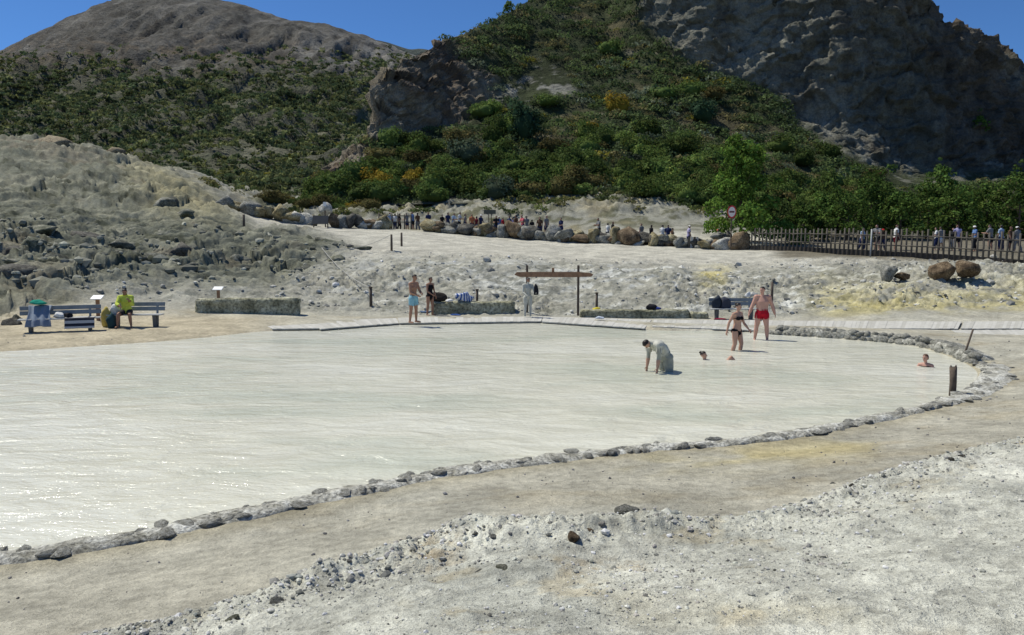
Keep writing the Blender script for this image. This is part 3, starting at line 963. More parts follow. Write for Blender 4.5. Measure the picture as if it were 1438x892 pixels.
n2 = 420
P2_ = np.c_[r_.uniform(-30, 34, n2), r_.uniform(69.5, 82, n2)]
ok = (fbm(np.c_[P2_ * .22, P2_[:, 0] * 0], 3, seed=170) > .02) & (P2_[:, 1] > 71.5 + 1.5 * vnoise(np.c_[P2_ * .5, P2_[:, 0] * 0], 9))
P2_ = P2_[ok]
S2 = r_.uniform(.35, 1.0, len(P2_))
q2, F2, c2 = tuft_field(np.c_[P2_, ground_z(P2_)], S2, 60, .17, 37, np.array([(1.0, 1.1, .8), (1.5, 1.5, 1.0), (2.0, 1.6, 1.2)])[r_.integers(0, 3, len(P2_))])
stuff(link('low_scrub', mesh_np('low_scrub', q2, F2, True, c2), LM['far']), 'low green scrub on the rocky ground behind the visitor path', 'scrub')
# scrub on the far mountain
r_ = np.random.default_rng(33)
dens = sstep(62, 165, mtpy + 16 * fbm(mtpos / 60, 4, seed=130)) * (mtT < 5.9) * (mtpx > -60) * (mtpx < 640) * (mtpy < 312) * (mtpy > 40)
dens *= .25 + .75 * sstep(-.25, .25, fbm(mtpos / 34, 4, .6, seed=133))
dens *= np.clip(mtpos[:, 1] / 500, .25, 2)
pr = dens / dens.sum()
NM = 22000
pick = r_.choice(len(pr), NM, p=pr)
mp_ = mtpos[pick] + r_.normal(size=(NM, 3)) * np.array([1.5, 2.5, 0])
ms = r_.uniform(.55, 1.5, NM) * np.clip(.9 + mtpos[pick][:, 1] / 300, 1.0, 3.2)
tn = np.where(r_.uniform(size=NM)[:, None] < .4, np.array([[1.7, 1.55, 1.2]]), np.array([[.85, .95, .85]])) * r_.uniform(.6, 1.5, (NM, 1))
yl = (r_.uniform(size=NM) < .03) & (mtpy[pick] > 200)
tn[yl] = (2.4, 1.9, .7)
q, F, col = tuft_field(mp_, ms * .8, 18, .36, 35, tn)
stuff(link('mountain_scrub', mesh_np('mountain_scrub', q, F, True, col), LM['far']), 'dark green scrub dotting the lower slope of the far mountain', 'scrub')

# a few special plants, each its own
def special(name, px, py, Y, w, h, mat, label, cat, seed, n=900, leaf=.2, group=None):
    b = W(px, py, Y)
    me = bush_mesh(name, seed, n, leaf / w, 1.0, h / w, 9)
    me.materials.append(LM[mat])
    return tag(link(name, me, None, None, b, None, w), label, cat, group)
def hill_base(px, py):
    k = np.argmin((hpx0 - px) ** 2 + (hpy0 - py) ** 2 + (hT > 5.2) * 1e6)
    return Ph[k]
def hill_special(px, py, w, h, mat, label, seed, n=900, leaf=.2, name='shrub'):
    b = hill_base(px, py)
    me = bush_mesh(name, seed, n, leaf / w, 1.0, h / w, 9)
    me.materials.append(LM[mat])
    tag(link(name, me, None, None, b - np.array([0, 0, .2]), None, w), label, 'shrub')
hill_special(737, 200, 2.5, 4.8, 'blue', 'large round blue-green bush standing out in the middle of the hillside', 301, 1500, .2)
hill_special(580, 268, 1.7, 2.4, 'broom', 'big yellow broom bush low on the hillside above the path', 302, 800, .16)
hill_special(828, 190, 1.5, 1.9, 'broom', 'yellow broom bush growing beside the spiky agave', 303, 600, .16)
hill_special(868, 160, 2.2, 2.9, 'broom', 'golden flowering broom uphill of the spiky agave', 304, 800, .16)
hill_special(988, 172, 2.3, 3.3, 'blue', 'round bluish shrub on the slope above the bright green tree', 305, 1200, .18)
# agave
b = hill_base(840, 205)
mb = MB()
r_ = np.random.default_rng(9)
ag = empty('agave', b)
tag(ag, 'spiky grey-green agave rosette on the hillside between shrubs', 'agave')
M_ag = simple('agave_leaf', (.13, .19, .11), .5, .2, 3, .003)
for k in range(26):
    a = k * 2.4; el = .25 + 1.1 * (k / 26)
    L = r_.uniform(1.3, 1.9)
    pts = [(L * s * math.cos(el + .15 * s) * math.cos(a), L * s * math.cos(el + .15 * s) * math.sin(a), .1 + L * s * math.sin(el) * (1 - .12 * s)) for s in (0, .3, .6, 1)]
    v, f = tube_geo(pts, [.05, .085, .06, .004], 5)
    m_ = MB(); m_.add(v, f)
    m_.build('leaf', M_ag, ag, True)

# ---- trees: trunk with limbs, leafy crown
def tree(name, base, h, w, mat, label, seed, n=2600, leaf=.13, trunk_r=.12, group=None, low=.18, tall=False):
    r_ = np.random.default_rng(seed)
    e = empty(name, base)
    tag(e, label, 'tree', group)
    tv, tf, blobs = [], [], []
    T = MB()
    top = np.array([r_.normal() * .15, r_.normal() * .15, h * .75])
    T.tube([(0, 0, -.3), tuple(top * .35 + np.array([.08, 0, 0])), tuple(top * .7), tuple(top)], [trunk_r * 1.2, trunk_r * .85, trunk_r * .5, trunk_r * .15], 8)
    nb_ = 15
    for k in range(nb_):
        a = k * 2.4 + r_.uniform(-.3, .3)
        zz = low * h + (h * .92 - low * h) * ((k + .5) / nb_)
        f = (k + .5) / nb_
        rr = w * .5 * (.95 * (1 - f ** 1.7) + .12) * r_.uniform(.55, .95)
        c = np.array([rr * math.cos(a), rr * math.sin(a), zz])
        s0 = top * min(zz / (h * .75) * .7, 1)
        T.tube([tuple(s0), tuple((s0 + c) / 2 + np.array([0, 0, -.05 * h])), tuple(c)], [trunk_r * .4, trunk_r * .25, trunk_r * .08], 5)
        s = r_.uniform(.13, .23) * min(w, h)
        blobs.append((c, (s, s, s * r_.uniform(.75, 1.1))))
        for _ in range(2):
            c2 = c + r_.normal(size=3) * s * .8
            s2 = s * r_.uniform(.4, .7)
            blobs.append((c2, (s2, s2, s2)))
    if tall:
        for k in range(4):
            blobs.append(((-.12 * w + r_.normal() * .15, r_.normal() * .2, h * (.86 + .04 * k)), (.09 * w, .09 * w, .07 * h)))
    T.build('trunk', M_twig, e, True)
    q, F, col = leaf_cloud(n, blobs, leaf, seed + 1, (.5, 1.5))
    me = mesh_np('crown', q, F, True, col)
    link('crown', me, LM[mat], e)
    return e
def on_ground(px, py, Y):
    p = W(px, py, Y)
    return np.array([p[0], p[1], gz(p[0], p[1])])
tree('tree', on_ground(1040, 330, 61), 8.3, 5.8, 'bright', 'bright green leafy tree behind the round red road sign', 401, 9000, .14, .13, low=.10, tall=True)
tam = [(1128, 63, 2.7, 3.6), (1188, 63, 3.6, 4.6), (1222, 65, 5.0, 4.6), (1262, 63, 3.7, 4.6), (1300, 66, 4.6, 4.8), (1318, 67, 6.4, 3.0), (1342, 63, 3.6, 4.8), (1385, 64, 4.4, 5.0), (1428, 62, 5.2, 4.8), (1480, 63, 5.6, 5.2), (1540, 63, 5.4, 5.0), (1156, 66, 3.6, 3.4)]
tl = ['low bushy tamarisk tree beside the bright green tree', 'tamarisk tree behind the left stretch of the picket fence', 'tamarisk tree behind the pale blue shirt and pale pole', 'tamarisk tree behind the visitor with the red hat', 'broad tamarisk tree behind the close pair of visitors',
      'tallest narrow tamarisk tree poking above the row', 'tamarisk tree behind the visitor in lavender', 'tamarisk tree behind the visitor in blue with the white hat', 'tamarisk tree behind the group of visitors at the fence', 'tamarisk tree beyond the group of visitors at the fence', 'last tamarisk tree of the row beyond the group of visitors', 'small tamarisk tree set back from the left stretch of fence']
for k, (px, Y, h, w) in enumerate(tam):
    tree('tamarisk_tree', on_ground(px, 335, Y), h, w, 'tamarisk', tl[k], 420 + 3 * k, 3000, .12, .10, 'trees behind the picket fence', .10)
# small trees standing out on the skyline and against the cliff
for (px, py, h, w, lab, sd_) in ((712, 22, 1.9, 1.7, 'small windswept tree standing on the skyline of the hill', 470), (1378, 185, 2.0, 2.0, 'lone pale green bush clinging to the dark cliff', 480)):
    b = hill_base(px, py)
    tree('tree', b, h, w, 'bright' if px > 1000 else 'dark', lab, sd_, 500, .16, .06)
# low dry bushes along the foot of the hill, left of the boulders
r_ = np.random.default_rng(44)
for k in range(26):
    px = 372 + k * 6.2 + r_.uniform(-4, 4); Y = 76 + r_.uniform(-1, 5)
    p = on_ground(px, 300, Y)
    s = r_.uniform(.7, 1.25)
    kd = ('olive', 'mid', 'olive', 'broom', 'dark')[int(r_.integers(5))] if k % 3 else 'olive'
    o = link('shrub', BUSH[kd, k % 3], None, None, p - np.array([0, 0, .1]), (0, 0, k), (s * 1.2, s * 1.2, s))
    lab = {'olive': 'dry brownish bush in the hedge line behind the boulder row', 'mid': 'green bush in the hedge line behind the boulder row', 'broom': 'yellow bush in the hedge line behind the boulder row', 'dark': 'dark green bush in the hedge line behind the boulder row'}[kd]
    tag(o, lab, 'shrub', lab.split(' in the')[0] + 'es behind the boulders')

# ================================================================== ROCKS
RM = {'grey': rock_mat('rock_grey', (.13, .13, .115), (.23, .23, .20), (.36, .35, .31)),
      'dark': rock_mat('rock_dark', (.055, .05, .045), (.10, .095, .08), (.17, .16, .13)),
      'ochre': rock_mat('rock_ochre', (.14, .115, .06), (.26, .22, .12), (.38, .34, .22)),
      'rust': rock_mat('rock_rust', (.075, .052, .032), (.15, .108, .066), (.25, .19, .12)),
      'pale': rock_mat('rock_pale', (.30, .30, .26), (.43, .42, .37), (.56, .55, .50)),
      'moss': rock_mat('rock_moss', (.085, .09, .06), (.17, .175, .125), (.29, .28, .22))}
RM['moss2'] = rock_mat('rock_lichen', (.07, .072, .055), (.15, .152, .12), (.26, .255, .21))
RM['tan'] = rock_mat('rock_tan', (.15, .12, .08), (.24, .20, .13), (.33, .28, .19))
BOULD = []
for k in range(9):
    V, F = rock_geo(3, 500 + k, 16, .16, (1, .9, .82), .5)
    V = V * (1 + .10 * fbm(V * 5 + k, 4, .65, seed=520 + k, ridged=True))[:, None]
    BOULD.append(mesh_np('boulder', V, F, True))
    BOULD[-1].materials.append(RM['grey'])
def boulder(p, s, mat, label, group, k, sink=.25, cat='boulder', name='boulder'):
    r_ = random.Random(k * 7 + 3)
    o = link(name, BOULD[k % 9], None, None, (p[0], p[1], p[2] + s[2] * (.82 - 2 * sink * .8)), (r_.uniform(-.25, .25), r_.uniform(-.25, .25), r_.uniform(0, 6.28)), s)
    own_mat(o, RM[mat])
    return tag(o, label, cat, group)
# the long boulder row along the path: bearing, foot row, width and height in photo pixels at distance
BL = {'ochre': 'yellowish ochre boulder in the long row beside the visitor path', 'grey': 'grey boulder in the long row beside the visitor path',
      'dark': 'dark blackish boulder in the long row beside the visitor path', 'rust': 'rusty brown boulder in the long row beside the visitor path', 'pale': 'pale whitish boulder in the long row beside the visitor path'}
row = [(312, 290, 27, 18, 'grey'), (332, 300, 22, 14, 'ochre'), (352, 310, 34, 17, 'grey'), (365, 296, 26, 16, 'ochre'), (378, 309, 15, 22, 'ochre'), (395, 310, 26, 22, 'ochre'), (410, 300, 30, 18, 'ochre'), (418, 313, 34, 15, 'pale'),
       (430, 300, 26, 15, 'pale'), (440, 312, 14, 14, 'ochre'), (470, 315, 18, 18, 'rust'), (483, 306, 26, 16, 'grey'), (490, 318, 20, 20, 'dark'), (502, 318, 18, 24, 'dark'), (514, 319, 22, 13, 'pale'), (520, 310, 20, 16, 'rust'), (538, 321, 22, 18, 'ochre'), (530, 306, 24, 12, 'pale'), (455, 300, 24, 14, 'pale'),
       (603, 326, 22, 16, 'ochre'), (617, 327, 16, 14, 'rust'), (614, 328, 18, 8, 'ochre'), (630, 327, 22, 12, 'grey'), (640, 329, 16, 10, 'ochre'), (653, 328, 22, 17, 'dark'), (668, 329, 16, 14, 'rust'), (681, 331, 20, 19, 'ochre'), (693, 331, 14, 11, 'grey'), (684, 334, 12, 6, 'pale'),
       (705, 332, 20, 16, 'grey'), (708, 336, 10, 7, 'pale'), (722, 337, 26, 26, 'rust'), (736, 337, 15, 9, 'grey'), (745, 337, 22, 22, 'dark'), (748, 338, 10, 7, 'grey'), (763, 333, 20, 12, 'ochre'), (762, 338, 12, 8, 'pale'), (778, 336, 20, 21, 'grey'), (772, 338, 9, 6, 'ochre'), (786, 339, 10, 6, 'pale'), (797, 339, 24, 20, 'grey'),
       (813, 330, 24, 15, 'rust'), (818, 341, 26, 14, 'rust'), (831, 341, 9, 8, 'grey'), (835, 338, 16, 20, 'ochre'), (848, 343, 22, 15, 'grey'), (850, 330, 16, 12, 'ochre'), (863, 344, 16, 21, 'ochre'), (870, 345, 12, 7, 'pale'), (881, 345, 25, 27, 'rust'), (898, 338, 22, 15, 'ochre'), (896, 346, 15, 8, 'pale'), (909, 337, 10, 13, 'ochre'),
       (918, 345, 19, 18, 'ochre'), (930, 346, 12, 9, 'dark'), (938, 347, 14, 10, 'rust'), (946, 338, 14, 12, 'rust'), (955, 347, 18, 13, 'grey'), (927, 335, 12, 10, 'grey'), (990, 350, 22, 12, 'ochre'), (982, 347, 12, 8, 'grey'), (1003, 342, 22, 12, 'moss'), (1017, 351, 26, 17, 'pale'), (1008, 335, 16, 10, 'grey'), (1022, 338, 14, 12, 'dark'), (1042, 352, 27, 22, 'rust'), (1032, 345, 12, 10, 'dark'), (968, 340, 14, 10, 'dark')]
for k, (px, py, wpx, hpx_, mt_) in enumerate(row):
    Y = float(np.interp(px, [300, 420, 540, 700, 900, 1045], [64, 64, 66.5, 66, 61, 57.5])) + (2.0 if (px > 545 and py < np.interp(px, [600, 1040], [325, 347])) else 0)
    p = W(px, py, Y); g = gz(p[0], p[1])
    s = np.array([wpx / 2 * 1.34, wpx / 2 * 1.15, hpx_ / 2 * 1.62]) * Y / FPX
    p[2] = g - .12 if abs(p[2] - g) < .9 else p[2] - .12
    if mt_ == 'moss': lb = 'mossy grey-green boulder near the end of the picket fence'
    else: lb = BL[mt_]
    boulder(p, s, mt_, lb, 'boulders beside the visitor path', k, .12)
r_ = np.random.default_rng(58)
for k in range(46):                                   # smaller ones filling the gaps
    px = 600 + k * 9.6 + r_.uniform(-4, 4)
    Y = float(np.interp(px, [540, 700, 900, 1045], [66.6, 66.2, 61.3, 57.8])) + r_.uniform(-.4, .5)
    p = W(px, 335, Y); p[2] = gz(p[0], p[1]) - .05
    mt_ = ('grey', 'rust', 'ochre', 'dark', 'grey')[int(r_.integers(5))]
    sz = r_.uniform(.45, .8)
    boulder(p, np.array([sz, sz * .9, sz * .9]), mt_, BL[mt_].replace('boulder', 'small boulder wedged'), 'boulders beside the visitor path', k + 5, .1)
# four loose boulders on the pale slope
for k, (px, py, wpx, hpx_, mt_, lb) in enumerate(((1245, 397, 25, 22, 'grey', 'grey boulder with a pointed shape on the pale slope below the fence'), (1268, 396, 16, 13, 'rust', 'small brown rock beside the grey boulder on the pale slope'),
                                 (1323, 393, 29, 22, 'rust', 'blocky brown boulder in the pair on the pale slope'), (1354, 397, 30, 24, 'rust', 'rounded brown boulder leaning towards its blocky neighbour on the slope'))):
    Y = float(np.interp(px, [1240, 1360], [39.5, 38.6]))
    p = W(px, py, Y); p[2] = gz(p[0], p[1]) - .05
    boulder(p, np.array([wpx / 2 * 1.3, wpx / 2 * 1.2, hpx_ / 2 * 1.75]) * Y / FPX, mt_, lb, 'loose boulders on the pale slope', k + 3, .06)
# rocks breaking out of the left mound
r_ = np.random.default_rng(55)
mrocks = [(108, 392, 54, 38, 39), (80, 372, 40, 30, 41), (50, 360, 40, 22, 43), (22, 360, 40, 30, 42), (95, 360, 30, 34, 43), (170, 352, 50, 22, 46), (185, 345, 50, 30, 47), (262, 350, 54, 32, 45), (300, 346, 44, 26, 46), (330, 352, 40, 24, 46), (240, 332, 44, 20, 50), (25, 408, 70, 26, 35), (70, 412, 50, 18, 35), (215, 372, 30, 14, 42),
          (45, 335, 60, 20, 47), (125, 330, 50, 18, 49), (195, 318, 40, 14, 52), (236, 290, 60, 26, 60), (260, 300, 44, 14, 57), (75, 205, 56, 24, 78), (165, 214, 26, 18, 80), (430, 378, 36, 26, 44), (400, 392, 30, 20, 42), (16, 470, 26, 26, 28.5), (10, 446, 40, 16, 31), (24, 456, 30, 22, 29.5), (40, 396, 50, 14, 37), (140, 385, 30, 16, 40), (470, 365, 40, 14, 46), (455, 340, 40, 12, 52), (500, 350, 36, 10, 50)]
for k, (px, py, wpx, hpx_, Y) in enumerate(mrocks):
    p = W(px, py, Y); p[2] = gz(p[0], p[1]) - .1
    p[2] -= .35 * hpx_ * Y / FPX
    boulder(p, np.array([wpx / 2 * 1.15, wpx / 2 * .9, hpx_ / 2 * 1.35]) * Y / FPX, ('moss', 'moss2', 'moss', 'dark')[k % 4] if k not in (19, 20) else 'tan',
            ('mossy grey-green rock breaking out of the left mound', 'bare grey rock breaking out of the left mound', 'mossy grey-green rock breaking out of the left mound', 'dark rock breaking out of the left mound')[k % 4] if k not in (19, 20) else 'tan boulder on top of the left mound against the scrub',
            'rocks of the left mound' if k not in (19, 20) else 'tan boulders on the mound top', k, .2, 'rock', 'rock')
# stones of the foreground bank that one can pick out: px, py, width, height px
fst = [(884, 726, 36, 20, 'grey', 'grey lumpy rock standing at the edge of the gravel bank'), (804, 757, 26, 18, 'rust', 'squared brown stone lying on the gravel bank'), (828, 745, 12, 8, 'rust', 'small brown stone next to the squared brown stone'), (642, 742, 18, 10, 'grey', 'grey stone on top of the bank crest'), (690, 752, 16, 9, 'grey', 'flat grey stone beside the crest of the bank'), (668, 750, 12, 8, 'grey', None), (655, 747, 10, 7, 'grey', None), (325, 873, 34, 18, 'moss', 'mossy green lump at the near end of the bank'), (388, 846, 24, 15, 'grey', 'grey clod on the near end of the bank'),
       (1336, 648, 14, 9, 'dark', 'dark stone on the far bend of the gravel bank'), (1350, 643, 10, 7, 'dark', None), (706, 798, 22, 10, 'moss', 'greyish stone in the orange stained hollow of the bank'), (672, 801, 16, 8, 'grey', None), (858, 868, 14, 10, 'grey', 'grey pebble on the crusted bank near the bottom'), (1196, 682, 10, 7, 'dark', None), (1398, 764, 9, 7, 'dark', None), (1282, 792, 9, 7, 'dark', None), (1170, 679, 9, 6, 'grey', None), (920, 690, 5, 4, 'dark', None)]
for k, (px, py, wpx, hpx_, mt_, lb) in enumerate(fst):
    z = .4
    for _ in range(6):
        p = G(px, py, z); z = gz(p[0], p[1])
    Y = p[1]
    p[2] = z - .01
    boulder(p - np.array([0, 0, .02]), np.array([wpx / 2 * 1.1, wpx / 2, hpx_ / 2 * 1.2]) * Y / FPX, mt_, lb or ('small dark stone lying loose on the gravel bank' if mt_ == 'dark' else 'small grey stone lying loose on the gravel bank'), 'loose stones on the bank' if not lb else None, k + 2, .08, 'stone', 'stone')
# uncountable small stones
def pebbles(name, P, S, seed, mats, label, sub=1, flat=.65):
    r_ = np.random.default_rng(seed)
    var = [rock_geo(sub, seed + k, 7, .2, (1, .85, flat), .5) for k in range(8)]
    Vs, Fs, off = [], [], 0
    cols = []
    for k in range(8):
        sel = np.arange(len(P)) % 8 == k
        V, F = var[k]
        a = r_.uniform(0, 6.28, sel.sum())
        ca, sa = np.cos(a)[:, None], np.sin(a)[:, None]
        X = V[None, :, 0] * ca - V[None, :, 1] * sa
        Y_ = V[None, :, 0] * sa + V[None, :, 1] * ca
        Z = np.repeat(V[None, :, 2], sel.sum(), 0)
        Q = np.stack([X, Y_, Z], 2) * S[sel][:, None, None] + P[sel][:, None]
        Vs.append(Q.reshape(-1, 3))
        Fs.append((F[None] + (np.arange(sel.sum()) * len(V))[:, None, None] + off).reshape(-1, 3))
        cols.append(np.repeat(mats[sel], len(V), 0))
        off += len(V) * sel.sum()
    return stuff(link(name, mesh_np(name, np.concatenate(Vs), np.concatenate(Fs), False, np.concatenate(cols)), M_peb), label, 'gravel')
M_peb = earth('pebble_stone', b1=.004, b2=.002, var=.15, s1=3, s2=20, s3=90)
r_ = np.random.default_rng(66)
n = 90000
Yp = 4.3 * (16 / 4.3) ** r_.uniform(size=n); up_ = r_.uniform(-.75, .8, n)
P = np.c_[up_ * Yp, Yp]
bk = sdist(P, bank_poly)
pn = fbm(np.c_[P * .9, P[:, 0] * 0], 4, .6, seed=140)
dens = sstep(.06, -.05, bk) * (.10 + .9 * sstep(-1.3, -.05, bk) + .35 * sstep(.0, .4, pn)) * sstep(-.4, .2, pn + .25)
kp = r_.uniform(size=n) < dens * .5
P = P[kp][:15000]
bkp = bk[kp][:15000]
S = .0078 * (P[:, 1] / 6) ** .5 * np.exp(r_.normal(size=len(P)) * .5) * (1 + .7 * sstep(-.6, -.05, bkp) * (r_.uniform(size=len(P)) < .4))
nearc = seg_dist(P, CREST) < .6
S = np.where(nearc & (r_.uniform(size=len(P)) < .35), S * 2.0, S)
zz = ground_z(P)
tone = np.array([[.39, .385, .345]]) * np.exp(r_.normal(size=(len(P), 1)) * .42) * (1 + r_.normal(size=(len(P), 3)) * .015)
pebbles('gravel', np.c_[P, zz + S * .2], S, 600, np.clip(tone, .03, .6), 'grey gravel and pebbles strewn over the pale foreground bank', 1)
# scattered grit on the trodden path
n = 1200
Yp = r_.uniform(6, 26, n); P = np.c_[r_.uniform(-.7, .75, n) * Yp, Yp]
ok = (sdist(P, POOL) > .5) & (sdist(P, bank_poly) > .05)
P = P[ok]
S = .010 * np.exp(r_.normal(size=len(P)) * .5) * (P[:, 1] / 8) ** .5
pebbles('grit', np.c_[P, ground_z(P) + S * .2], S, 640, np.full((len(P), 3), .16) * r_.uniform(.5, 1.8, (len(P), 1)), 'sparse dark grit lying on the trodden mud path', 1)
# rubble on the rough slope and mound
n = 6000
P = np.c_[r_.uniform(-40, 30, n), 34 + 18 * r_.uniform(size=n) ** 1.3]
zt = tps(P)
px_, py_, sd_, bk_, md_, sl_ = ground_zones(P[:, 0], P[:, 1], zt)
ok = (sl_ + md_ > .4) & (r_.uniform(size=n) < .35 + .65 * sstep(-.1, .3, fbm(np.c_[P * .5, zt], 3, seed=150)))
P, md_ = P[ok], md_[ok]
S = .055 * np.exp(r_.normal(size=len(P)) * .55) * (1 + 1.4 * md_)
tone = np.where(md_[:, None] > .5, np.array([[.21, .21, .17]]), np.array([[.36, .355, .32]])) * np.exp(r_.normal(size=(len(P), 1)) * .35)
pebbles('rubble', np.c_[P, ground_z(P) + S * .1], S, 660, np.clip(tone, .04, .65), 'broken rubble strewn over the rough slope behind the pool', 1)
# ================================================================== POOL RIM AND WALL, stone by stone
STN = []
for k in range(7):
    V, F = rock_geo(2, 700 + k, 10, .12, (1, 1, 1), .6)
    STN.append(mesh_np('stone', V, F, True)); STN[-1].materials.append(RM['pale'])
RM['crust'] = rock_mat('rim_crust', (.28, .27, .22), (.47, .46, .40), (.66, .66, .60), 3.0, .04)
RM['wallstone'] = rock_mat('wall_stone', (.18, .18, .15), (.33, .325, .28), (.48, .47, .41), 2.5, .03)
def strip_core(line, w, h, seed, z0=-.35, wid=None):
    """a low continuous footing that follows the shore"""
    L = np.array(resample(line, .12))
    t = np.gradient(L, axis=0); t /= np.linalg.norm(t, axis=1)[:, None]
    nrm = np.c_[t[:, 1], -t[:, 0]]
    wv = (np.ones(len(L)) if wid is None else wid(L))[:, None]
    prof = [(-.12, z0), (-.10, .5), (.05, .95), (.45, 1.0), (.8, .75), (1.0, .35), (1.1, -.6)]
    rows = []
    for a, b in prof:
        xy = L + nrm * (a * w) * wv
        nz = fbm(np.c_[xy * 2.2, xy[:, 0] * 0 + b], 4, .65, seed=seed)
        z = (b * h if b > 0 else np.full(len(xy), b if b != z0 else z0)) + np.where(b > 0, 1, 0) * nz * h * .55
        xy = xy + nrm * (fbm(np.c_[xy * 1.7, xy[:, 0] * 0 + 4 + b], 3, .6, seed=seed + 5) * w * .28)[:, None]
        rows.append(np.c_[xy, z])
    V = np.stack(rows, 0)
    tp = sstep(0, 5, np.minimum(np.arange(len(L)), len(L) - 1 - np.arange(len(L))).astype(float))
    V[:, :, 2] = V[:, :, 2] * tp - .25 * (1 - tp)
    return V.reshape(-1, 3), grid_faces(len(prof), len(L)), L, nrm
def to_out(line):
    """orient so that the right-hand normal points away from the water"""
    L = np.array(line)
    t = L[len(L) // 2 + 1] - L[len(L) // 2]
    q = L[len(L) // 2] + .3 * np.array([t[1], -t[0]]) / np.linalg.norm(t)
    return line if not inside(q[None], POOL)[0] else line[::-1]
near_line = to_out(chaikin([(-12, 5.6), (-8, 6.6)] + [tuple(p) for p in near_pts] + [tuple(far_pts[0]), tuple((far_pts[0] + far_pts[1]) / 2)], 2))
r_ = np.random.default_rng(77)
rim = empty('pool_rim', (0, 0, 0))
tag(rim, 'low crusted stone rim along the near shore of the mud pool', 'wall')
ANG = []
for k in range(8):
    V, F = rock_geo(2, 740 + k, 13, .22, (1, 1, 1), .42)
    V = V * (1 + .14 * fbm(V * 4 + k, 3, .6, seed=760 + k, ridged=True))[:, None]
    ANG.append(mesh_np('stone', V, F, False)); ANG[-1].materials.append(RM['crust'])
V, F, L, nrm = strip_core(near_line, .34, .105, 160, wid=lambda L_: 1 + 1.1 * sstep(7.5, 11, L_[:, 0]))
link('footing', mesh_np('footing', V, F, True), RM['crust'], rim)
s = 0.0; k = 0
while s < len(L) - 2 and k < 260:
    dist = float(np.hypot(*L[int(s)]))
    wd = r_.uniform(.10, .34) * (1.15 if dist > 14 else .9)
    i = min(int(s + wd / .12 / 2), len(L) - 1)
    if vnoise(np.array([[L[i][0] * .55, L[i][1] * .55, 3.0]]), 77)[0] > -.45:
        p = L[i] + nrm[i] * r_.uniform(-.02, .30) * (1 + 1.1 * float(sstep(7.5, 11, np.array(L[i][0]))))
        ang = math.atan2(nrm[i][1], nrm[i][0]) + math.pi / 2
        link('stone', ANG[k % 8], None, rim, (p[0], p[1], .065 + r_.uniform(-.02, .025)), (r_.uniform(-.2, .2), r_.uniform(-.2, .2), ang + r_.uniform(-.5, .5)),
             (wd * .6, r_.uniform(.07, .17), r_.uniform(.035, .07)))
        k += 1
    s += wd / .12 * .62
wall = empty('stone_wall', (0, 0, 0))
tag(wall, 'dry stone wall of rounded blocks along the far curve of the pool', 'wall')
fl = [tuple(far_pts[0] * .6 + far_pts[1] * .4)] + [tuple(p) for p in far_pts[1:5]] + [tuple(G(1075, 469)[:2])]
far_line = to_out(chaikin(fl, 2))
V, F, L, nrm = strip_core(far_line, .75, .24, 170)
link('footing', mesh_np('footing', V, F, True), RM['wallstone'], wall)
k = 0
Ys = L[:, 1]
for course in range(2):
    s = 0.0
    while s < len(L) - 2:
        wd = r_.uniform(.2, .36)
        i = min(int(s + wd / .12 / 2), len(L) - 1)
        p = L[i] + nrm[i] * (.02 + .10 * course + r_.uniform(-.02, .04))
        ang = math.atan2(nrm[i][1], nrm[i][0]) + math.pi / 2
        o = link('stone', STN[k % 7], None, wall, (p[0], p[1], .04 + .17 * course + r_.uniform(-.02, .02)), (r_.uniform(-.2, .2), r_.uniform(-.2, .2), ang + r_.uniform(-.2, .2)),
                 (wd * .58, r_.uniform(.15, .2), r_.uniform(.10, .135)))
        own_mat(o, RM['wallstone'])
        s += wd / .12 * .93; k += 1
# ================================================================== BOARDWALK
WOODP = [simple('plank_wood_%d' % k, c, .85, .14, 5, .004) for k, c in enumerate(((.47, .46, .415), (.43, .42, .375), (.50, .49, .445)))]
M_dark = simple('dark_wood', (.085, .07, .055), .85, .3, 6, .004)
_plank = {}
def boardwalk(label, corners, z, pw=.15, group='boardwalk panels along the far shore'):
    """corners in photo bearings: a0,b0 = one end (near, far side), a1,b1 = other end"""
    a0, b0, a1, b1 = [G(px, py, z)[:2] for px, py in corners]
    c0 = (a0 + b0) / 2
    e = empty('boardwalk', (0, 0, 0))
    tag(e, label, 'boardwalk', group)
    Lg = max(np.linalg.norm(a1 - a0), np.linalg.norm(b1 - b0))
    n = int(Lg / pw)
    for k in range(n):
        t0, t1 = (k + .012) / n, (k + .988) / n
        j = random.uniform(-.03, .03)
        A, B_, C_, D = (a0 + (a1 - a0) * t0, a0 + (a1 - a0) * t1, b0 + (b1 - b0) * t1, b0 + (b1 - b0) * t0)
        d = (D - A) / np.linalg.norm(D - A) * j
        A, B_, C_, D = A + d, B_ + d, C_ + d, D + d
        zz = z + random.uniform(-.006, .006)
        m_ = MB()
        m_.add([(*A, zz - .035), (*B_, zz - .035), (*C_, zz - .035), (*D, zz - .035), (*A, zz), (*B_, zz), (*C_, zz), (*D, zz)],
               [(0, 3, 2, 1), (4, 5, 6, 7), (0, 1, 5, 4), (1, 2, 6, 5), (2, 3, 7, 6), (3, 0, 4, 7)])
        m_.build('plank', random.choice(WOODP), e)
    for f in (.06, .94):
        q0, q1 = a0 + (b0 - a0) * f, a1 + (b1 - a1) * f
        m_ = MB()
        t = (q1 - q0); Lh = np.linalg.norm(t)
        m_.box(((q0 + q1)[0] / 2, (q0 + q1)[1] / 2, z - .055), (Lh * .985, .07, .04), math.atan2(t[1], t[0]))
        m_.build('joist', WOODP[1], e)
boardwalk('short pale boardwalk panel lying on the sand at its end', [(383, 461.5), (364, 453), (449, 461), (428, 451.5)], .085)
boardwalk('pale boardwalk panel angled between the sand and the stone block', [(450, 462), (430, 452), (560, 453.5), (556, 446.5)], .085)
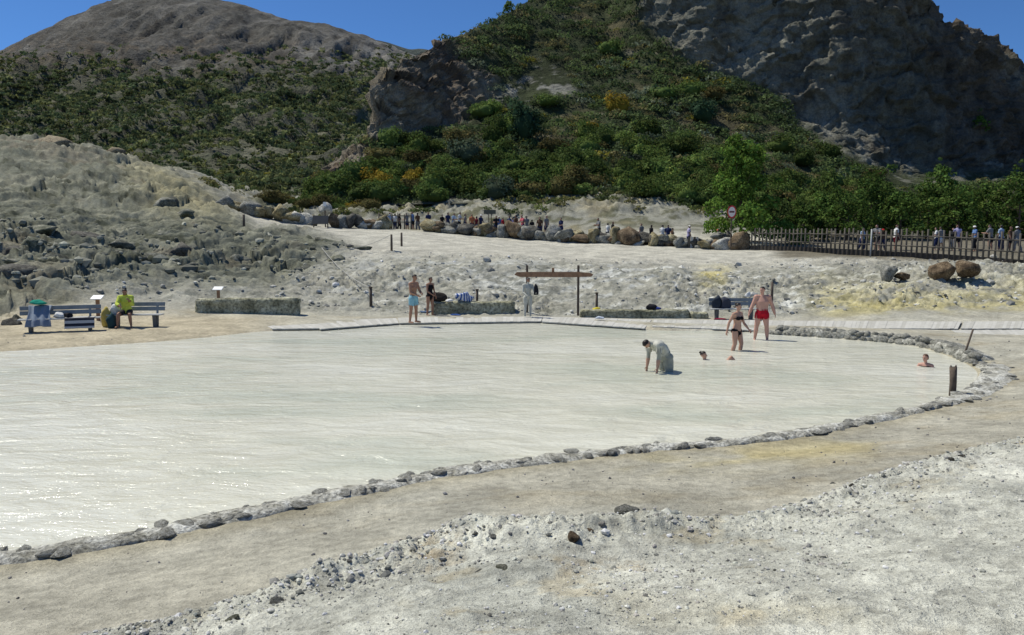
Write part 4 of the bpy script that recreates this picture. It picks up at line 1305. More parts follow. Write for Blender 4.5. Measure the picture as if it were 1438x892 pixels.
boardwalk('long pale boardwalk in front of the long concrete block', [(561, 453.5), (558, 446), (760, 451), (762, 444.5)], .085)
boardwalk('pale boardwalk in front of the wooden frame', [(761, 451.5), (763, 444.7), (905, 461), (915, 449)], .085)
boardwalk('pale boardwalk before the low mossy wall', [(916, 458.5), (918, 449), (1060, 464), (1064, 449.5)], .085)
boardwalk('pale boardwalk behind the stone wall', [(1066, 461), (1070, 450), (1345, 461.5), (1350, 451.5)], .085)
boardwalk('pale boardwalk running on past the stone wall', [(1349, 461.5), (1354, 451.5), (1600, 461), (1600, 450)], .085)
boardwalk('wide bluish boardwalk landing next to the leaning stick', [(1373, 485), (1336, 463.5), (1560, 487), (1560, 463)], .085)
# ================================================================== FURNITURE AND SMALL THINGS
M_grey = simple('grey_paint_wood', (.20, .225, .24), .6, .2, 5, .002)
M_greyl = simple('pale_grey_wood', (.42, .43, .42), .65, .15, 5, .002)
M_wood = simple('brown_wood', (.30, .17, .095), .8, .3, 7, .004)
M_post = simple('post_wood', (.11, .085, .065), .85, .35, 8, .004)
M_conc = rock_mat('mossy_concrete', (.19, .185, .12), (.33, .32, .22), (.46, .45, .34), 1.4, .03)
M_conc2 = simple('leg_concrete', (.13, .13, .125), .9, .25, 7, .006)
M_white = simple('white_plate', (.78, .79, .78), .45, .06, 3, 0)
M_rope = simple('rope', (.42, .41, .37), .9, .15, 10, 0)
M_fence = simple('fence_wood', (.095, .085, .07), .85, .3, 6, .004)
def cloth_mat(name, c, v=.12): return simple('cloth_' + name, c, .9, v, 14, .003, spec=.1)
def ground_pt(px, py, Y):
    p = W(px, py, Y); p[2] = gz(p[0], p[1]); return p
def bench(loc, rz, length, label, group=None):
    e = empty('bench', loc, rz); tag(e, label, 'bench', group)
    for k in range(3):
        m_ = MB(); m_.box((0, -.20 + k * .135, .45), (length, .12, .04), bev=.006); m_.build('seat_slat', M_greyl, e)
    for k in range(2):
        m_ = MB(); m_.box((0, .235 + .03 * k, .64 + k * .165), (length, .035, .145), rx=-.16, bev=.006); m_.build('back_slat', M_grey, e)
    for sx in (-1, 1):
        m_ = MB()
        m_.box((sx * length * .36, -.12, .21), (.10, .14, .44), rx=.10, bev=.01)
        m_.box((sx * length * .36, .12, .21), (.10, .14, .44), rx=-.10, bev=.01)
        m_.box((sx * length * .36, 0, .405), (.10, .44, .05), bev=.008)
        m_.build('leg', M_conc2, e)
        m_ = MB(); m_.box((sx * length * .36, .235, .62), (.07, .05, .46), rx=-.16, bev=.006); m_.build('back_support', M_grey, e)
    return e
pb1 = ground_pt(86, 468, 27.2)
bench(pb1, math.radians(22), 2.5, 'grey slatted bench draped with towels at the far left shore')
pb2 = ground_pt(192, 462.5, 28.6)
bench(pb2, math.radians(5), 1.9, 'grey slatted bench on which the person in yellow sits')
pb3 = ground_pt(1030, 447.5, 33.2)
bench(pb3, 0, 2.0, 'grey slatted bench with dark bags behind the bathers')

# concrete and stone blocks
def block(px0, px1, pyb, Y, h, d, label, seed, name='concrete_block', rz=0, mat=None):
    a, b = W(px0, pyb, Y), W(px1, pyb, Y)
    cx = (a[0] + b[0]) / 2; Lx = b[0] - a[0]
    n1, n2, n3 = 60, 8, 8
    bm = bmesh.new(); bmesh.ops.create_cube(bm, size=1)
    bmesh.ops.scale(bm, vec=(Lx, d, h + .5), verts=bm.verts)
    bmesh.ops.bevel(bm, geom=bm.edges[:], offset=.05, segments=2, affect='EDGES')
    bmesh.ops.subdivide_edges(bm, edges=[e for e in bm.edges if e.calc_length() > .25], cuts=18, use_grid_fill=True)
    V = np.array([v.co[:] for v in bm.verts])
    dn = fbm(V * np.array([1.6, 2.4, 2.4]) + seed, 4, .6, seed=seed)
    nr_ = np.array([v.normal[:] for v in bm.verts])
    V = V + nr_ * dn[:, None] * .10
    for v, c_ in zip(bm.verts, V): v.co = c_
    me = bpy.data.meshes.new(name); bm.to_mesh(me); bm.free()
    for p in me.polygons: p.use_smooth = True
    g = gz(cx, Y, False)
    return tag(link(name, me, mat or M_conc, None, (cx, Y, g + h / 2 - .25), (0, 0, rz)), label, 'block')
block(278, 420, 447, 33.0, .60, .5, 'long mossy concrete block beyond the sand with a sign post behind it', 1, rz=.04)
block(607, 722, 441, 34.6, .55, .6, 'long mossy concrete block with towels and bags on it', 2)
block(815, 968, 447, 33.6, .36, .5, 'low mossy stone wall next to the yellow bag', 3, 'low_wall')
block(970, 993, 447, 33.4, .26, .4, 'short stone block at the end of the low mossy wall', 4, 'low_wall')

# posts
def post(px, pyt, pyb, Y, r, label, lean=0, cap=False, group='marker posts around the slope'):
    g = ground_pt(px, pyb, Y)
    h = (pyb - pyt) * Y / FPX
    m_ = MB()
    m_.tube([(0, 0, -.35), (lean * .4, 0, h * .5), (lean, 0, h)], [r * 1.05, r, r * .92], 8)
    if cap:
        m_.tube([(lean, 0, h), (lean, 0, h + .05)], [r * 1.35, r * 1.2], 8)
    return tag(m_.build('post', M_post, None, True, loc=g), label, 'post', group), g + np.array([lean, 0, h])
P1 = post(343, 308, 328, 55, .09, 'lone thick dark post on the mound below the boulder row')[1]
P2 = post(550, 331, 354, 48.5, .07, 'thin dark post on the slope crest, the taller of a pair')[1]
P3 = post(564, 326, 345, 53, .07, 'thin dark post farther back of the pair on the slope crest')[1]
P4 = post(521, 404, 430, 36.3, .07, 'short post with a white top at the foot of the slope', cap=True)[1]
P5 = post(670, 394, 421, 35.6, .06, 'dark post behind the towels on the concrete block', cap=True)[1]
P6 = post(838, 397, 424, 35.4, .06, 'dark post behind the yellow bag', cap=True)[1]
P7 = post(1084, 388, 417, 36.3, .065, 'dark post on the pale slope behind the man in red trunks')[1]
# pool sticks
g = G(1337, 556); m_ = MB()
m_.tube([(0, 0, -.4), (.005, 0, .3), (-.01, 0, .62)], [.075, .07, .075], 9)
m_.tube([(.04, 0, .60), (.05, 0, .66)], [.03, .012], 6); m_.tube([(-.05, .01, .60), (-.055, .01, .66)], [.022, .01], 6)
tag(m_.build('mooring_post', M_post, None, True, loc=(g[0], g[1], 0)), 'rotten dark stump standing in the mud by the near rim', 'post')
g = G(1350, 502, .1); m_ = MB()
m_.tube([(0, 0, -.2), (.28, 0, .78)], [.03, .026], 8)
tag(m_.build('stick', M_post, None, True, loc=g), 'thin stick leaning out of the stone wall', 'stick')

# ropes
def rope(a, b, sag, label, r=.012):
    pts = [a + (b - a) * s - np.array([0, 0, sag * 4 * s * (1 - s)]) for s in np.linspace(0, 1, 14)]
    m_ = MB(); m_.tube(pts, r, 5)
    tag(m_.build('rope', M_rope, None, True), label, 'rope')
rope(P4, ground_pt(452, 357, 48) + np.array([0, 0, .15]), .3, 'pale rope running up the slope from the white-topped post', .018)
rope(ground_pt(452, 357, 48) + np.array([0, 0, .15]), P2, .4, 'pale rope running along the crest to the pair of posts', .014)

# wooden frame: two posts and a pointed cross board
fr = empty('timber_gantry', ground_pt(776, 442, 34.6)); tag(fr, 'rustic wooden frame of two posts and a reddish pointed cross board', 'frame')
sc = 34.6 / FPX
x0, x1 = (740 - 776) * sc, (812 - 776) * sc
zt = (442 - 373) * sc; zb = (442 - 386) * sc
for xx in (x0, x1):
    m_ = MB(); m_.box((xx, .06, zt / 2 - .2), (.10, .09, zt + .4), bev=.01); m_.build('post', M_post, fr)
m_ = MB()
xl, xr = (722 - 776) * sc, (833 - 776) * sc
hh = .115
yb, yf = -.045, .01
out_ = [(xl, -.01), (xl + .25, -hh * .9), (x1 - .2, -hh), (xr - .1, -hh * .8), (xr, .0), (xr - .12, hh * .6), (x1, hh), (x0 + .2, hh), (xl + .1, hh * .95)]
V = [(x, yb, zb + z) for x, z in out_] + [(x, yf, zb + z) for x, z in out_]
nn = len(out_)
m_.add(V, [tuple(range(nn)), tuple(range(2 * nn - 1, nn - 1, -1))] + [(i, i + nn, (i + 1) % nn + nn, (i + 1) % nn) for i in range(nn)])
m_.build('cross_board', M_wood, fr)
m_ = MB(); m_.box((.01, -.02, zb + hh + .08), (.11, .05, .2), bev=.01); m_.build('peg', M_wood, fr)

# signs
def lectern(px, pyt, pyb, Y, w, label, stem=.12, plate=M_white, smat=None):
    g = ground_pt(px, pyb, Y); h = (pyb - pyt) * Y / FPX
    e = empty('sign_stand', g); tag(e, label, 'sign')
    m_ = MB(); m_.box((0, 0, h / 2 - .2), (stem, stem * .8, h + .34), bev=.008); m_.build('stem', smat or M_wood, e)
    m_ = MB(); m_.box((0, -.02, h), (w, .30, .03), rx=.45, bev=.006); m_.build('plate', plate, e)
    return e
lectern(307, 403, 424, 34.8, .42, 'white tilted notice plate on a brown stand behind the concrete block')
lectern(139, 429, 462, 29.8, .42, 'white tilted notice plate beside the bench of the person in yellow')
e = empty('information_board', ground_pt(450, 319, 62)); tag(e, 'dark tilted information board on legs among the ochre boulders', 'sign')
m_ = MB(); m_.box((0, 0, .62), (1.25, .05, .75), rx=-.5, bev=.01); m_.build('board', simple('board_face', (.035, .04, .045), .4, .2, 3, 0), e)
for sx in (-.55, .55):
    m_ = MB(); m_.box((sx, .12, .3), (.08, .08, .9)); m_.build('leg', M_post, e)
e = empty('sign_post', ground_pt(457, 316, 64)); tag(e, 'slim post with a small white plate behind the dark information board', 'sign')
m_ = MB(); m_.tube([(0, 0, -.3), (0, 0, 1.75)], .05, 8); m_.build('pole', M_post, e)
m_ = MB(); m_.box((0, -.06, 1.85), (.26, .02, .34), bev=.004); m_.build('plate', M_white, e)
e = empty('sign_board', ground_pt(688, 331, 66.6)); tag(e, 'dark board on two thin poles rising between the boulders', 'sign')
for sx in (-.1, .12):
    m_ = MB(); m_.tube([(sx, 0, -.3), (sx, 0, 2.1)], .035, 6); m_.build('pole', M_post, e)
m_ = MB(); m_.box((0, -.045, 1.98), (1.0, .04, .34), bev=.005); m_.build('board', simple('board_back', (.07, .075, .06), .6, .2, 3, 0), e)
e = empty('road_sign', ground_pt(1026, 349, 57.2)); tag(e, 'round red and white no-entry sign on a pole before the bright tree', 'sign')
zc = (349 - 296) * 57.2 / FPX
m_ = MB(); m_.tube([(0, 0, -.3), (0, 0, zc + .3)], .045, 8); m_.build('pole', M_post, e)
def disc(r, y, th=.012, n=28, sx=1.0, sz=1.0):
    m_ = MB(); V = [(r * sx * math.cos(6.2832 * k / n), y, zc + r * sz * math.sin(6.2832 * k / n)) for k in range(n)]
    V += [(a, b + th, c_) for a, b, c_ in V]
    m_.add(V, [tuple(range(n)), tuple(range(2 * n - 1, n - 1, -1))] + [(i, i + n, (i + 1) % n + n, (i + 1) % n) for i in range(n)])
    return m_
M_red = simple('sign_red', (.50, .035, .03), .45, .08, 3, 0)
dsc = disc(.40, -.075, sx=.8, sz=1.15).build('disc', M_red, e)
disc(.31, -.081, .005, sx=.8, sz=1.15).build('disc_ring', simple('sign_white', (.72, .66, .62), .5, .06, 3, 0), dsc)
m_ = MB(); m_.box((0, -.085, zc), (.36, .006, .13)); m_.build('bar', simple('sign_bar', (.14, .05, .05), .5, .1, 3, 0), dsc)
m_ = MB(); m_.box((0, .0, zc - .02), (.5, .03, .9)); m_.build('back_plate', M_dark, e)
e = empty('slatted_screen', ground_pt(973, 349, 59.2)); tag(e, 'small leaning wooden panel set between the boulders', 'panel')
for k in range(4):
    m_ = MB(); m_.box((-.3 + k * .2, 0, .42), (.18, .03, .85), rx=.2, bev=.006); m_.build('board', M_greyl if k % 2 else M_fence, e)

# ---- picket fences
def fence(pts, step, hs, label, rails, base=True):
    L = resample(np.array(pts), step)
    e = empty('picket_fence', (0, 0, 0)); tag(e, label, 'fence')
    zs = ground_z(np.c_[L[:, 0], L[:, 1]], False)
    n = len(L)
    hh = np.interp(np.linspace(0, 1, n), [0, 1], hs)
    for i in range(n):
        m_ = MB(); r_ = random.Random(i)
        m_.tube([(0, 0, -.3), (r_.uniform(-.03, .03), 0, hh[i] * r_.uniform(.93, 1.05))], [.06, .052], 6)
        m_.build('picket', M_fence, e, True, loc=(L[i][0], L[i][1], zs[i]))
    for f in rails:
        for i in range(0, n - 1, 5):
            j = min(i + 5, n - 1)
            a = np.array([L[i][0], L[i][1] - .05, zs[i] + hh[i] * f]); b = np.array([L[j][0], L[j][1] - .05, zs[j] + hh[j] * f])
            m_ = MB(); m_.tube([a, b], .045, 6); m_.build('rail', M_fence, e, True)
    if base:
        for i in range(0, n - 1, 5):
            j = min(i + 5, n - 1)
            c_ = (L[i] + L[j]) / 2; t = L[j] - L[i]
            m_ = MB(); m_.box((c_[0], c_[1] + .1, (zs[i] + zs[j]) / 2 + .13), (np.linalg.norm(t) * .99, .12, .42), math.atan2(t[1], t[0]), ry=-math.atan2(zs[j] - zs[i], np.linalg.norm(t)))
            m_.build('kick_board', M_dark, e)
    return e
fence([W(1055, 352, 57)[:2], W(1150, 358, 53)[:2], W(1250, 364, 49.5)[:2], W(1350, 370, 46.8)[:2], W(1438, 376, 44.5)[:2], W(1640, 382, 42)[:2]], .30, (1.5, 1.95), 'long dark picket fence in front of the tamarisk trees', (.42, .78))
fence([W(532, 322, 67.5)[:2], W(560, 323, 67.5)[:2], W(585, 324, 67.5)[:2]], .55, (1.5, 1.5), 'short piece of picket fence among the ochre boulders', (.5, .85), False)
g = ground_pt(1222, 363, 49.6); m_ = MB(); m_.tube([(0, 0, -.2), (.02, 0, 1.75)], .045, 8)
tag(m_.build('pole', M_greyl, None, True, loc=g), 'pale pole taller than the pickets standing at the fence', 'pole')

# ---- bags, towels, clothes
def lump(name, loc, size, mat, label, cat, seed, rz=0.0, sub=3, rough=.25, parent=None):
    V, F = rock_geo(sub, seed, 9, rough, (1, 1, 1), .7)
    V[:, 2] = np.maximum(V[:, 2], -.72) + .72
    V = V * np.array(size) * np.array([.5, .5, .58])
    o = link(name, mesh_np(name, V, F, True), mat, parent, loc, (0, 0, rz))
    if label: tag(o, label, cat)
    return o
def drape(name, loc, rz, w, prof, mat, label, cat, seed, amp=.03, flare=0.0):
    """cloth hung over an edge: prof = list of (y, z) from front hem over the top to the back hem"""
    pr = resample(np.array(prof), .04)
    nx = 26
    xs = np.linspace(-.5, .5, nx)
    V = []
    for j, (y, z) in enumerate(pr):
        f = j / (len(pr) - 1)
        for x in xs:
            fold = amp * math.sin(x * 17 + seed + .8 * math.sin(f * 4)) * (1 - .4 * math.sin(math.pi * f))
            V.append((x * w * (1 + flare * abs(f - .5)), y + fold, z + .3 * amp * math.sin(x * 9 + seed)))
    me = mesh_np(name, V, grid_faces(len(pr), nx), True)
    o = link(name, me, mat, None, loc, (0, 0, rz))
    sm = o.modifiers.new('thickness', 'SOLIDIFY'); sm.thickness = .012
    return tag(o, label, cat)
def striped(name, c1, c2, scale, axis=2):
    m, nt, bs, out = nodes_of(name)
    tc = nd(nt, 'ShaderNodeTexCoord'); sp = nd(nt, 'ShaderNodeSeparateXYZ'); nt.links.new(tc.outputs['Object'], sp.inputs[0])
    mu = nd(nt, 'ShaderNodeMath', operation='MULTIPLY'); mu.inputs[1].default_value = scale; nt.links.new(sp.outputs[axis], mu.inputs[0])
    fr_ = nd(nt, 'ShaderNodeMath', operation='FRACT'); nt.links.new(mu.outputs[0], fr_.inputs[0])
    gt = nd(nt, 'ShaderNodeMath', operation='GREATER_THAN'); gt.inputs[1].default_value = .5; nt.links.new(fr_.outputs[0], gt.inputs[0])
    nt.links.new(mixc(nt, gt.outputs[0], c1, c2), bs.inputs['Base Color'])
    bs.inputs['Roughness'].default_value = .9
    return m
def bench_pt(pb, rz, x, y, z):
    c_, s_ = math.cos(rz), math.sin(rz)
    return (pb[0] + x * c_ - y * s_, pb[1] + x * s_ + y * c_, pb[2] + z)
R1 = math.radians(22)
over_seat = [(-.42, .12), (-.34, .3), (-.285, .47), (-.2, .485), (.0, .485), (.10, .485), (.16, .49)]
over_back = [(-.40, .22), (-.30, .42), (-.10, .62), (.10, .80), (.22, .90), (.29, .905), (.32, .75), (.33, .6)]
drape('towel', bench_pt(pb1, R1, -.62, 0, 0), R1, .62, over_back, cloth_mat('greyblue', (.22, .26, .32)), 'pale grey-blue towel flung over the left end of the bench', 'towel', 1.0, .05, .5)
lump('cap', bench_pt(pb1, R1, -.66, .2, .93), (.5, .34, .16), cloth_mat('teal', (.02, .26, .18)), 'teal green cap lying on top of the grey-blue towel', 'cap', 811, R1)
drape('towel', bench_pt(pb1, R1, .62, -.02, 0), R1, .92, over_seat, striped('cloth_stripe', (.02, .022, .035), (.46, .46, .45), 5.2), 'black and white striped towel hanging from the bench seat', 'towel', 2.0, .015)
lump('bag', bench_pt(pb1, R1, -.02, -.02, .47), (.34, .3, .2), cloth_mat('white', (.62, .62, .60)), 'crumpled white bag on the draped bench', 'bag', 812, .3)
lump('bag', bench_pt(pb1, R1, .24, .0, .47), (.28, .3, .17), cloth_mat('black', (.02, .02, .024)), 'small black bag on the draped bench', 'bag', 813, .8)
R2 = math.radians(5)
lump('bag', bench_pt(pb2, R2, -.98, -.12, 0), (.36, .3, .72), cloth_mat('yellow', (.50, .40, .12)), 'upright yellow beach bag standing beside the person in yellow', 'bag', 814, .2)
lump('bag', bench_pt(pb2, R2, -.70, -.06, .47), (.34, .28, .34), cloth_mat('white', (.62, .62, .60)), 'white plastic bag on the bench next to the person in yellow', 'bag', 815, .5)
lump('backpack', bench_pt(pb2, R2, -.72, -.38, 0), (.34, .28, .5), cloth_mat('darkteal', (.03, .07, .08)), 'dark teal backpack on the ground before the bench', 'backpack', 816, .5)
# block items
def atop(px, Y, h, dy=0):
    p = W(px, 430, Y); return (p[0], Y + dy, gz(p[0], Y, False) + h)
lump('bag', atop(615, 34.6, .52), (.72, .42, .40), cloth_mat('brownblack', (.035, .03, .026)), 'dark brown bag on the concrete block near the standing woman', 'bag', 820)
M_bluest = striped('cloth_bluestripe', (.03, .09, .32), (.62, .64, .68), 7.5, 0)
lump('towel', atop(652, 34.6, .52), (.80, .46, .46), M_bluest, 'crumpled blue and white striped towel on the concrete block', 'towel', 821, .5, 3, .4)
lump('towel', atop(632, 34.4, .52, -.1), (.35, .3, .14), cloth_mat('white', (.62, .62, .60)), 'small white cloth between the brown bag and the blue towel', 'towel', 822)
p = G(598, 440.5, .12); lump('sandals', (p[0], p[1], .14), (.5, .3, .12), cloth_mat('bluegrey', (.12, .17, .26)), 'blue sandals on the boardwalk behind the man in blue trunks', 'sandals', 823)
p = G(640, 443.5, .14); lump('sandals', (p[0], p[1], .142), (.42, .2, .08), cloth_mat('blue', (.05, .10, .28)), 'flat blue sandals on the boardwalk below the concrete block', 'sandals', 824)
lump('bag', ground_pt(838, 438, 34.6) , (.42, .32, .36), cloth_mat('brightyellow', (.55, .46, .06)), 'bright yellow bag lying by the low mossy wall', 'bag', 825)
lump('bag', ground_pt(833, 446, 33.7), (.5, .34, .3), cloth_mat('grey', (.12, .125, .13)), 'grey bag in front of the bright yellow bag', 'bag', 826)
p = G(842, 448, .14); lump('towel', (p[0], p[1], .145), (.34, .24, .10), cloth_mat('paleblue', (.50, .55, .62)), 'small pale towel on the boardwalk below the yellow bag', 'towel', 827)
lump('bag', atop(915, 33.6, .34), (.42, .32, .24), cloth_mat('black', (.02, .02, .024)), 'black bag on the low mossy wall', 'bag', 828)
lump('towel', atop(924, 33.55, .34), (.26, .26, .14), cloth_mat('navyblue', (.03, .05, .20)), 'navy blue cloth beside the black bag on the low wall', 'towel', 829)
lump('backpack', bench_pt(pb3, 0, -.74, .02, .47), (.40, .34, .52), cloth_mat('slate', (.03, .04, .055)), 'slate dark backpack at the end of the bench behind the bathers', 'backpack', 830)
lump('backpack', bench_pt(pb3, 0, -.36, .0, .47), (.48, .34, .48), cloth_mat('charcoal', (.055, .06, .08)), 'charcoal backpack in the middle of the bench behind the bathers', 'backpack', 831)
lump('bag', bench_pt(pb3, 0, .66, .25, .92), (.26, .16, .22), cloth_mat('white', (.62, .62, .60)), 'white pouch perched on the bench back', 'bag', 832)
p = bench_pt(pb3, 0, -.66, -.38, .0); lump('sandals', p, (.5, .2, .08), cloth_mat('crimson', (.25, .02, .05)), 'dark red sandals under the bench behind the bathers', 'sandals', 833)
# ================================================================== PEOPLE
M_skin = simple('skin_fair', (.46, .27, .19), .55, .10, 9, .002, spec=.35)
M_skin2 = simple('skin_tan', (.33, .175, .11), .55, .10, 9, .002, spec=.35)
M_skinm = simple('skin_pink', (.50, .28, .21), .55, .10, 9, .002, spec=.35)
M_mud = simple('dried_mud', (.47, .465, .40), .8, .22, 5, .004)
M_muds = simple('wet_mud', (.33, .335, .275), .45, .22, 5, .004)
M_hair = simple('hair_dark', (.018, .013, .010), .5, .3, 30, .004)
M_hairb = simple('hair_brown', (.10, .05, .028), .5, .3, 30, .004)
M_eye = simple('eye_dark', (.02, .018, .016), .2, .1, 9, 0)
M_lip = simple('lip', (.33, .12, .10), .5, .1, 9, 0)
def vec(*a): return np.array(a, float)
def unit(v): return v / (np.linalg.norm(v) + 1e-9)
def dirv(a, b, s=1):
    """a: degrees forward of straight down, b: degrees out to the side s; the body faces -Y"""
    a, b = math.radians(a), math.radians(b)
    return unit(vec(s * math.sin(b), -math.sin(a) * math.cos(b), -math.cos(a) * math.cos(b)))
def ring_loft(rings, n=18):
    """rings: (centre, axis_x, axis_y, rx, ry)"""
    V, F = [], []
    for c, ax, ay, rx, ry in rings:
        for k in range(n):
            t = 2 * math.pi * k / n
            V.append(c + ax * rx * math.cos(t) + ay * ry * math.sin(t))
    m = len(rings)
    for i in range(m - 1):
        for k in range(n):
            F.append((i * n + k, i * n + (k + 1) % n, (i + 1) * n + (k + 1) % n, (i + 1) * n + k))
    F.append(tuple(range(n - 1, -1, -1))); F.append(tuple((m - 1) * n + k for k in range(n)))
    return V, F
def capsule(p0, p1, r0, r1, n=12):
    ax = unit(p1 - p0)
    ref = vec(0, 0, 1) if abs(ax[2]) < .9 else vec(1, 0, 0)
    a = unit(np.cross(ax, ref)); b = np.cross(ax, a)
    rings = []
    for t in (-88, -60, -30, 0):
        t = math.radians(t); rings.append((p0 + ax * r0 * math.sin(t), a, b, r0 * math.cos(t), r0 * math.cos(t)))
    for t in (0, 30, 60, 88):
        t = math.radians(t); rings.append((p1 + ax * r1 * math.sin(t), a, b, r1 * math.cos(t), r1 * math.cos(t)))
    return ring_loft(rings, n)
def ellipsoid(c, R3, r):
    V, F = ico(2)
    return [c + R3 @ (v * r) for v in V], F
def person_geo(P):
    """returns (mesh vertices, faces, bones, head frame) of one posed body, feet or seat at z=0"""
    H = P.get('H', 1.75); fem = P.get('fem', False); fat = P.get('fat', 1.0)
    hip_w = .054 * H; sh_w = (.098 if fem else .112) * H
    prim = MB()
    bones = []
    # spine
    s1, s2 = P.get('spine', (0, 0))
    d1 = -dirv(s1 + 0, 0) ; d1 = vec(0, -math.sin(math.radians(s1)), math.cos(math.radians(s1)))
    d2 = vec(0, -math.sin(math.radians(s2)), math.cos(math.radians(s2)))
    X = vec(1, 0, 0)
    tw = math.radians(P.get('twist', 0))
    X2 = vec(math.cos(tw), math.sin(tw), 0); X2 = unit(X2 - d2 * (X2 @ d2))
    pel = vec(0, 0, 0)
    waist = pel + d1 * .115 * H
    chest = waist + unit(d1 + d2) * .10 * H
    shc = chest + d2 * .085 * H
    neck = shc + d2 * .03 * H
    F1 = unit(np.cross(d1, X)); F1 = -F1 if F1[1] > 0 else F1            # forward
    def fr(d, x): 
        f = np.cross(d, x); return f if f @ vec(0, -1, 0) >= 0 or abs(f[1]) < 1e-6 else -f
    w = fat
    R_ = [(pel - d1 * .055 * H, X, fr(d1, X), .055 * H, .045 * H),
          (pel - d1 * .02 * H, X, fr(d1, X), (.098 if fem else .088) * H * (1 + .3 * (w - 1)), .066 * H * w),
          (pel + d1 * .04 * H, X, fr(d1, X), (.092 if fem else .085) * H * (1 + .4 * (w - 1)), .064 * H * w),
          (waist, X, fr(unit(d1 + d2), X), (.070 if fem else .080) * H * w, .055 * H * (w ** 1.6)),
          (waist * .5 + chest * .5, X2, fr(unit(d1 + d2), X2), (.076 if fem else .088) * H * w, .060 * H * w ** 1.3),
          (chest, X2, fr(d2, X2), (.086 if fem else .106) * H * (1 + .5 * (w - 1)), .068 * H * w),
          (shc - d2 * .015 * H, X2, fr(d2, X2), (.086 if fem else .104) * H, .052 * H),
          (shc + d2 * .012 * H, X2, fr(d2, X2), .062 * H, .040 * H),
          (neck + d2 * .005 * H, X2, fr(d2, X2), .032 * H, .032 * H)]
    prim.add(*ring_loft(R_, 20))
    bones += [('pelvis', pel - d1 * .05 * H, pel + d1 * .05 * H, .075 * H), ('waist', pel + d1 * .05 * H, chest, .07 * H), ('chest', chest, neck, .075 * H)]
    fwd2 = fr(d2, X2)
    if fem:
        for s in (-1, 1):
            prim.add(*ellipsoid(chest + X2 * s * .042 * H + fwd2 * .052 * H - d2 * .004 * H, np.eye(3), vec(.034, .034, .034) * H))
        for s in (-1, 1):
            prim.add(*ellipsoid(pel + X * s * .045 * H - fr(d1, X) * .035 * H - d1 * .02 * H, np.eye(3), vec(.05, .05, .05) * H))
    else:
        for s in (-1, 1):
            prim.add(*ellipsoid(chest + X2 * s * .045 * H + fwd2 * .042 * H + d2 * .012 * H, np.eye(3), vec(.042, .026, .032) * H))
            prim.add(*ellipsoid(pel + X * s * .042 * H - fr(d1, X) * .032 * H - d1 * .02 * H, np.eye(3), vec(.046, .046, .05) * H))
    # head
    hp, hy = math.radians(P.get('head', (0, 0))[0]), math.radians(P.get('head', (0, 0))[1])
    hd = unit(vec(0, -math.sin(hp), math.cos(hp)))
    hf = unit(vec(math.sin(hy), -math.cos(hy) * math.cos(hp), -math.sin(hp)))
    hd = unit(hd - hf * (hd @ hf)); hx = np.cross(hf, hd)
    RH = np.stack([hx, hf, hd], 1)
    hc = neck + unit(d2 + hd) * .035 * H + hd * .062 * H + hf * .012 * H
    hs = H / 7.6
    nb0 = shc + d2 * .0 * H
    prim.add(*capsule(nb0, hc - hd * .25 * hs, .031 * H * (1 if not fem else .87), .029 * H * (1 if not fem else .87)))
    prim.add(*ellipsoid(hc + hd * .08 * hs - hf * .03 * hs, RH, vec(.335, .40, .40) * hs))           # skull
    prim.add(*ellipsoid(hc - hd * .16 * hs + hf * .08 * hs, RH, vec(.265, .29, .33) * hs))           # face
    prim.add(*ellipsoid(hc - hd * .36 * hs + hf * .22 * hs, RH, vec(.15, .12, .10) * hs))            # chin
    prim.add(*capsule(hc + hf * .36 * hs + hd * .02 * hs, hc + hf * .45 * hs - hd * .13 * hs, .035 * hs, .06 * hs, 8))   # nose
    for s in (-1, 1):
        prim.add(*ellipsoid(hc + hx * s * .335 * hs - hd * .04 * hs - hf * .03 * hs, RH, vec(.035, .08, .13) * hs))
    bones += [('neck', shc + d2 * .01 * H, hc - hd * .3 * hs, .03 * H), ('head', hc - hd * .12 * hs, hc + hd * .12 * hs, .36 * hs)]
    # arms
    arms = P.get('arms', ((5, 10, 10, 6), (5, 10, 10, 6)))
    ak = 1 + .8 * (fat - 1)
    rk = (.95 if fem else 1.12) * ak
    fine = P.get('fine', True)
    for s, (a1, b1, a2, b2) in zip((1, -1), arms):
        sh = shc + X2 * s * sh_w - d2 * .008 * H
        el = sh + dirv(a1, b1, s) * .175 * H
        da = dirv(a2, b2, s)
        wr = el + da * .148 * H
        prim.add(*ellipsoid(sh, np.eye(3), vec(.036, .036, .036) * H * rk))
        prim.add(*capsule(shc + X2 * s * sh_w * .45, sh, .038 * H, .034 * H * rk))
        prim.add(*capsule(sh, el, .030 * H * rk, .023 * H * rk))
        prim.add(*capsule(el, el + (wr - el) * .35, .023 * H * rk, .0245 * H * rk))
        prim.add(*capsule(el + (wr - el) * .35, wr, .0245 * H * rk, .0155 * H * rk))
        # hand: palm and five fingers
        side = unit(np.cross(da, vec(0, 1, 0)) if abs(da[1]) < .9 else vec(1, 0, 0))
        pn = unit(-X * s - da * ((-X * s) @ da)) if abs(da[0]) < .9 else vec(0, 0, -1)      # palm normal faces the body
        th = unit(np.cross(pn, da)); th = th if th[1] < 0 else -th                           # thumb side forward
        pc = wr + da * .030 * H
        prim.add(*ellipsoid(pc, np.stack([th, pn, da], 1), vec(.023, .011, .031) * H))
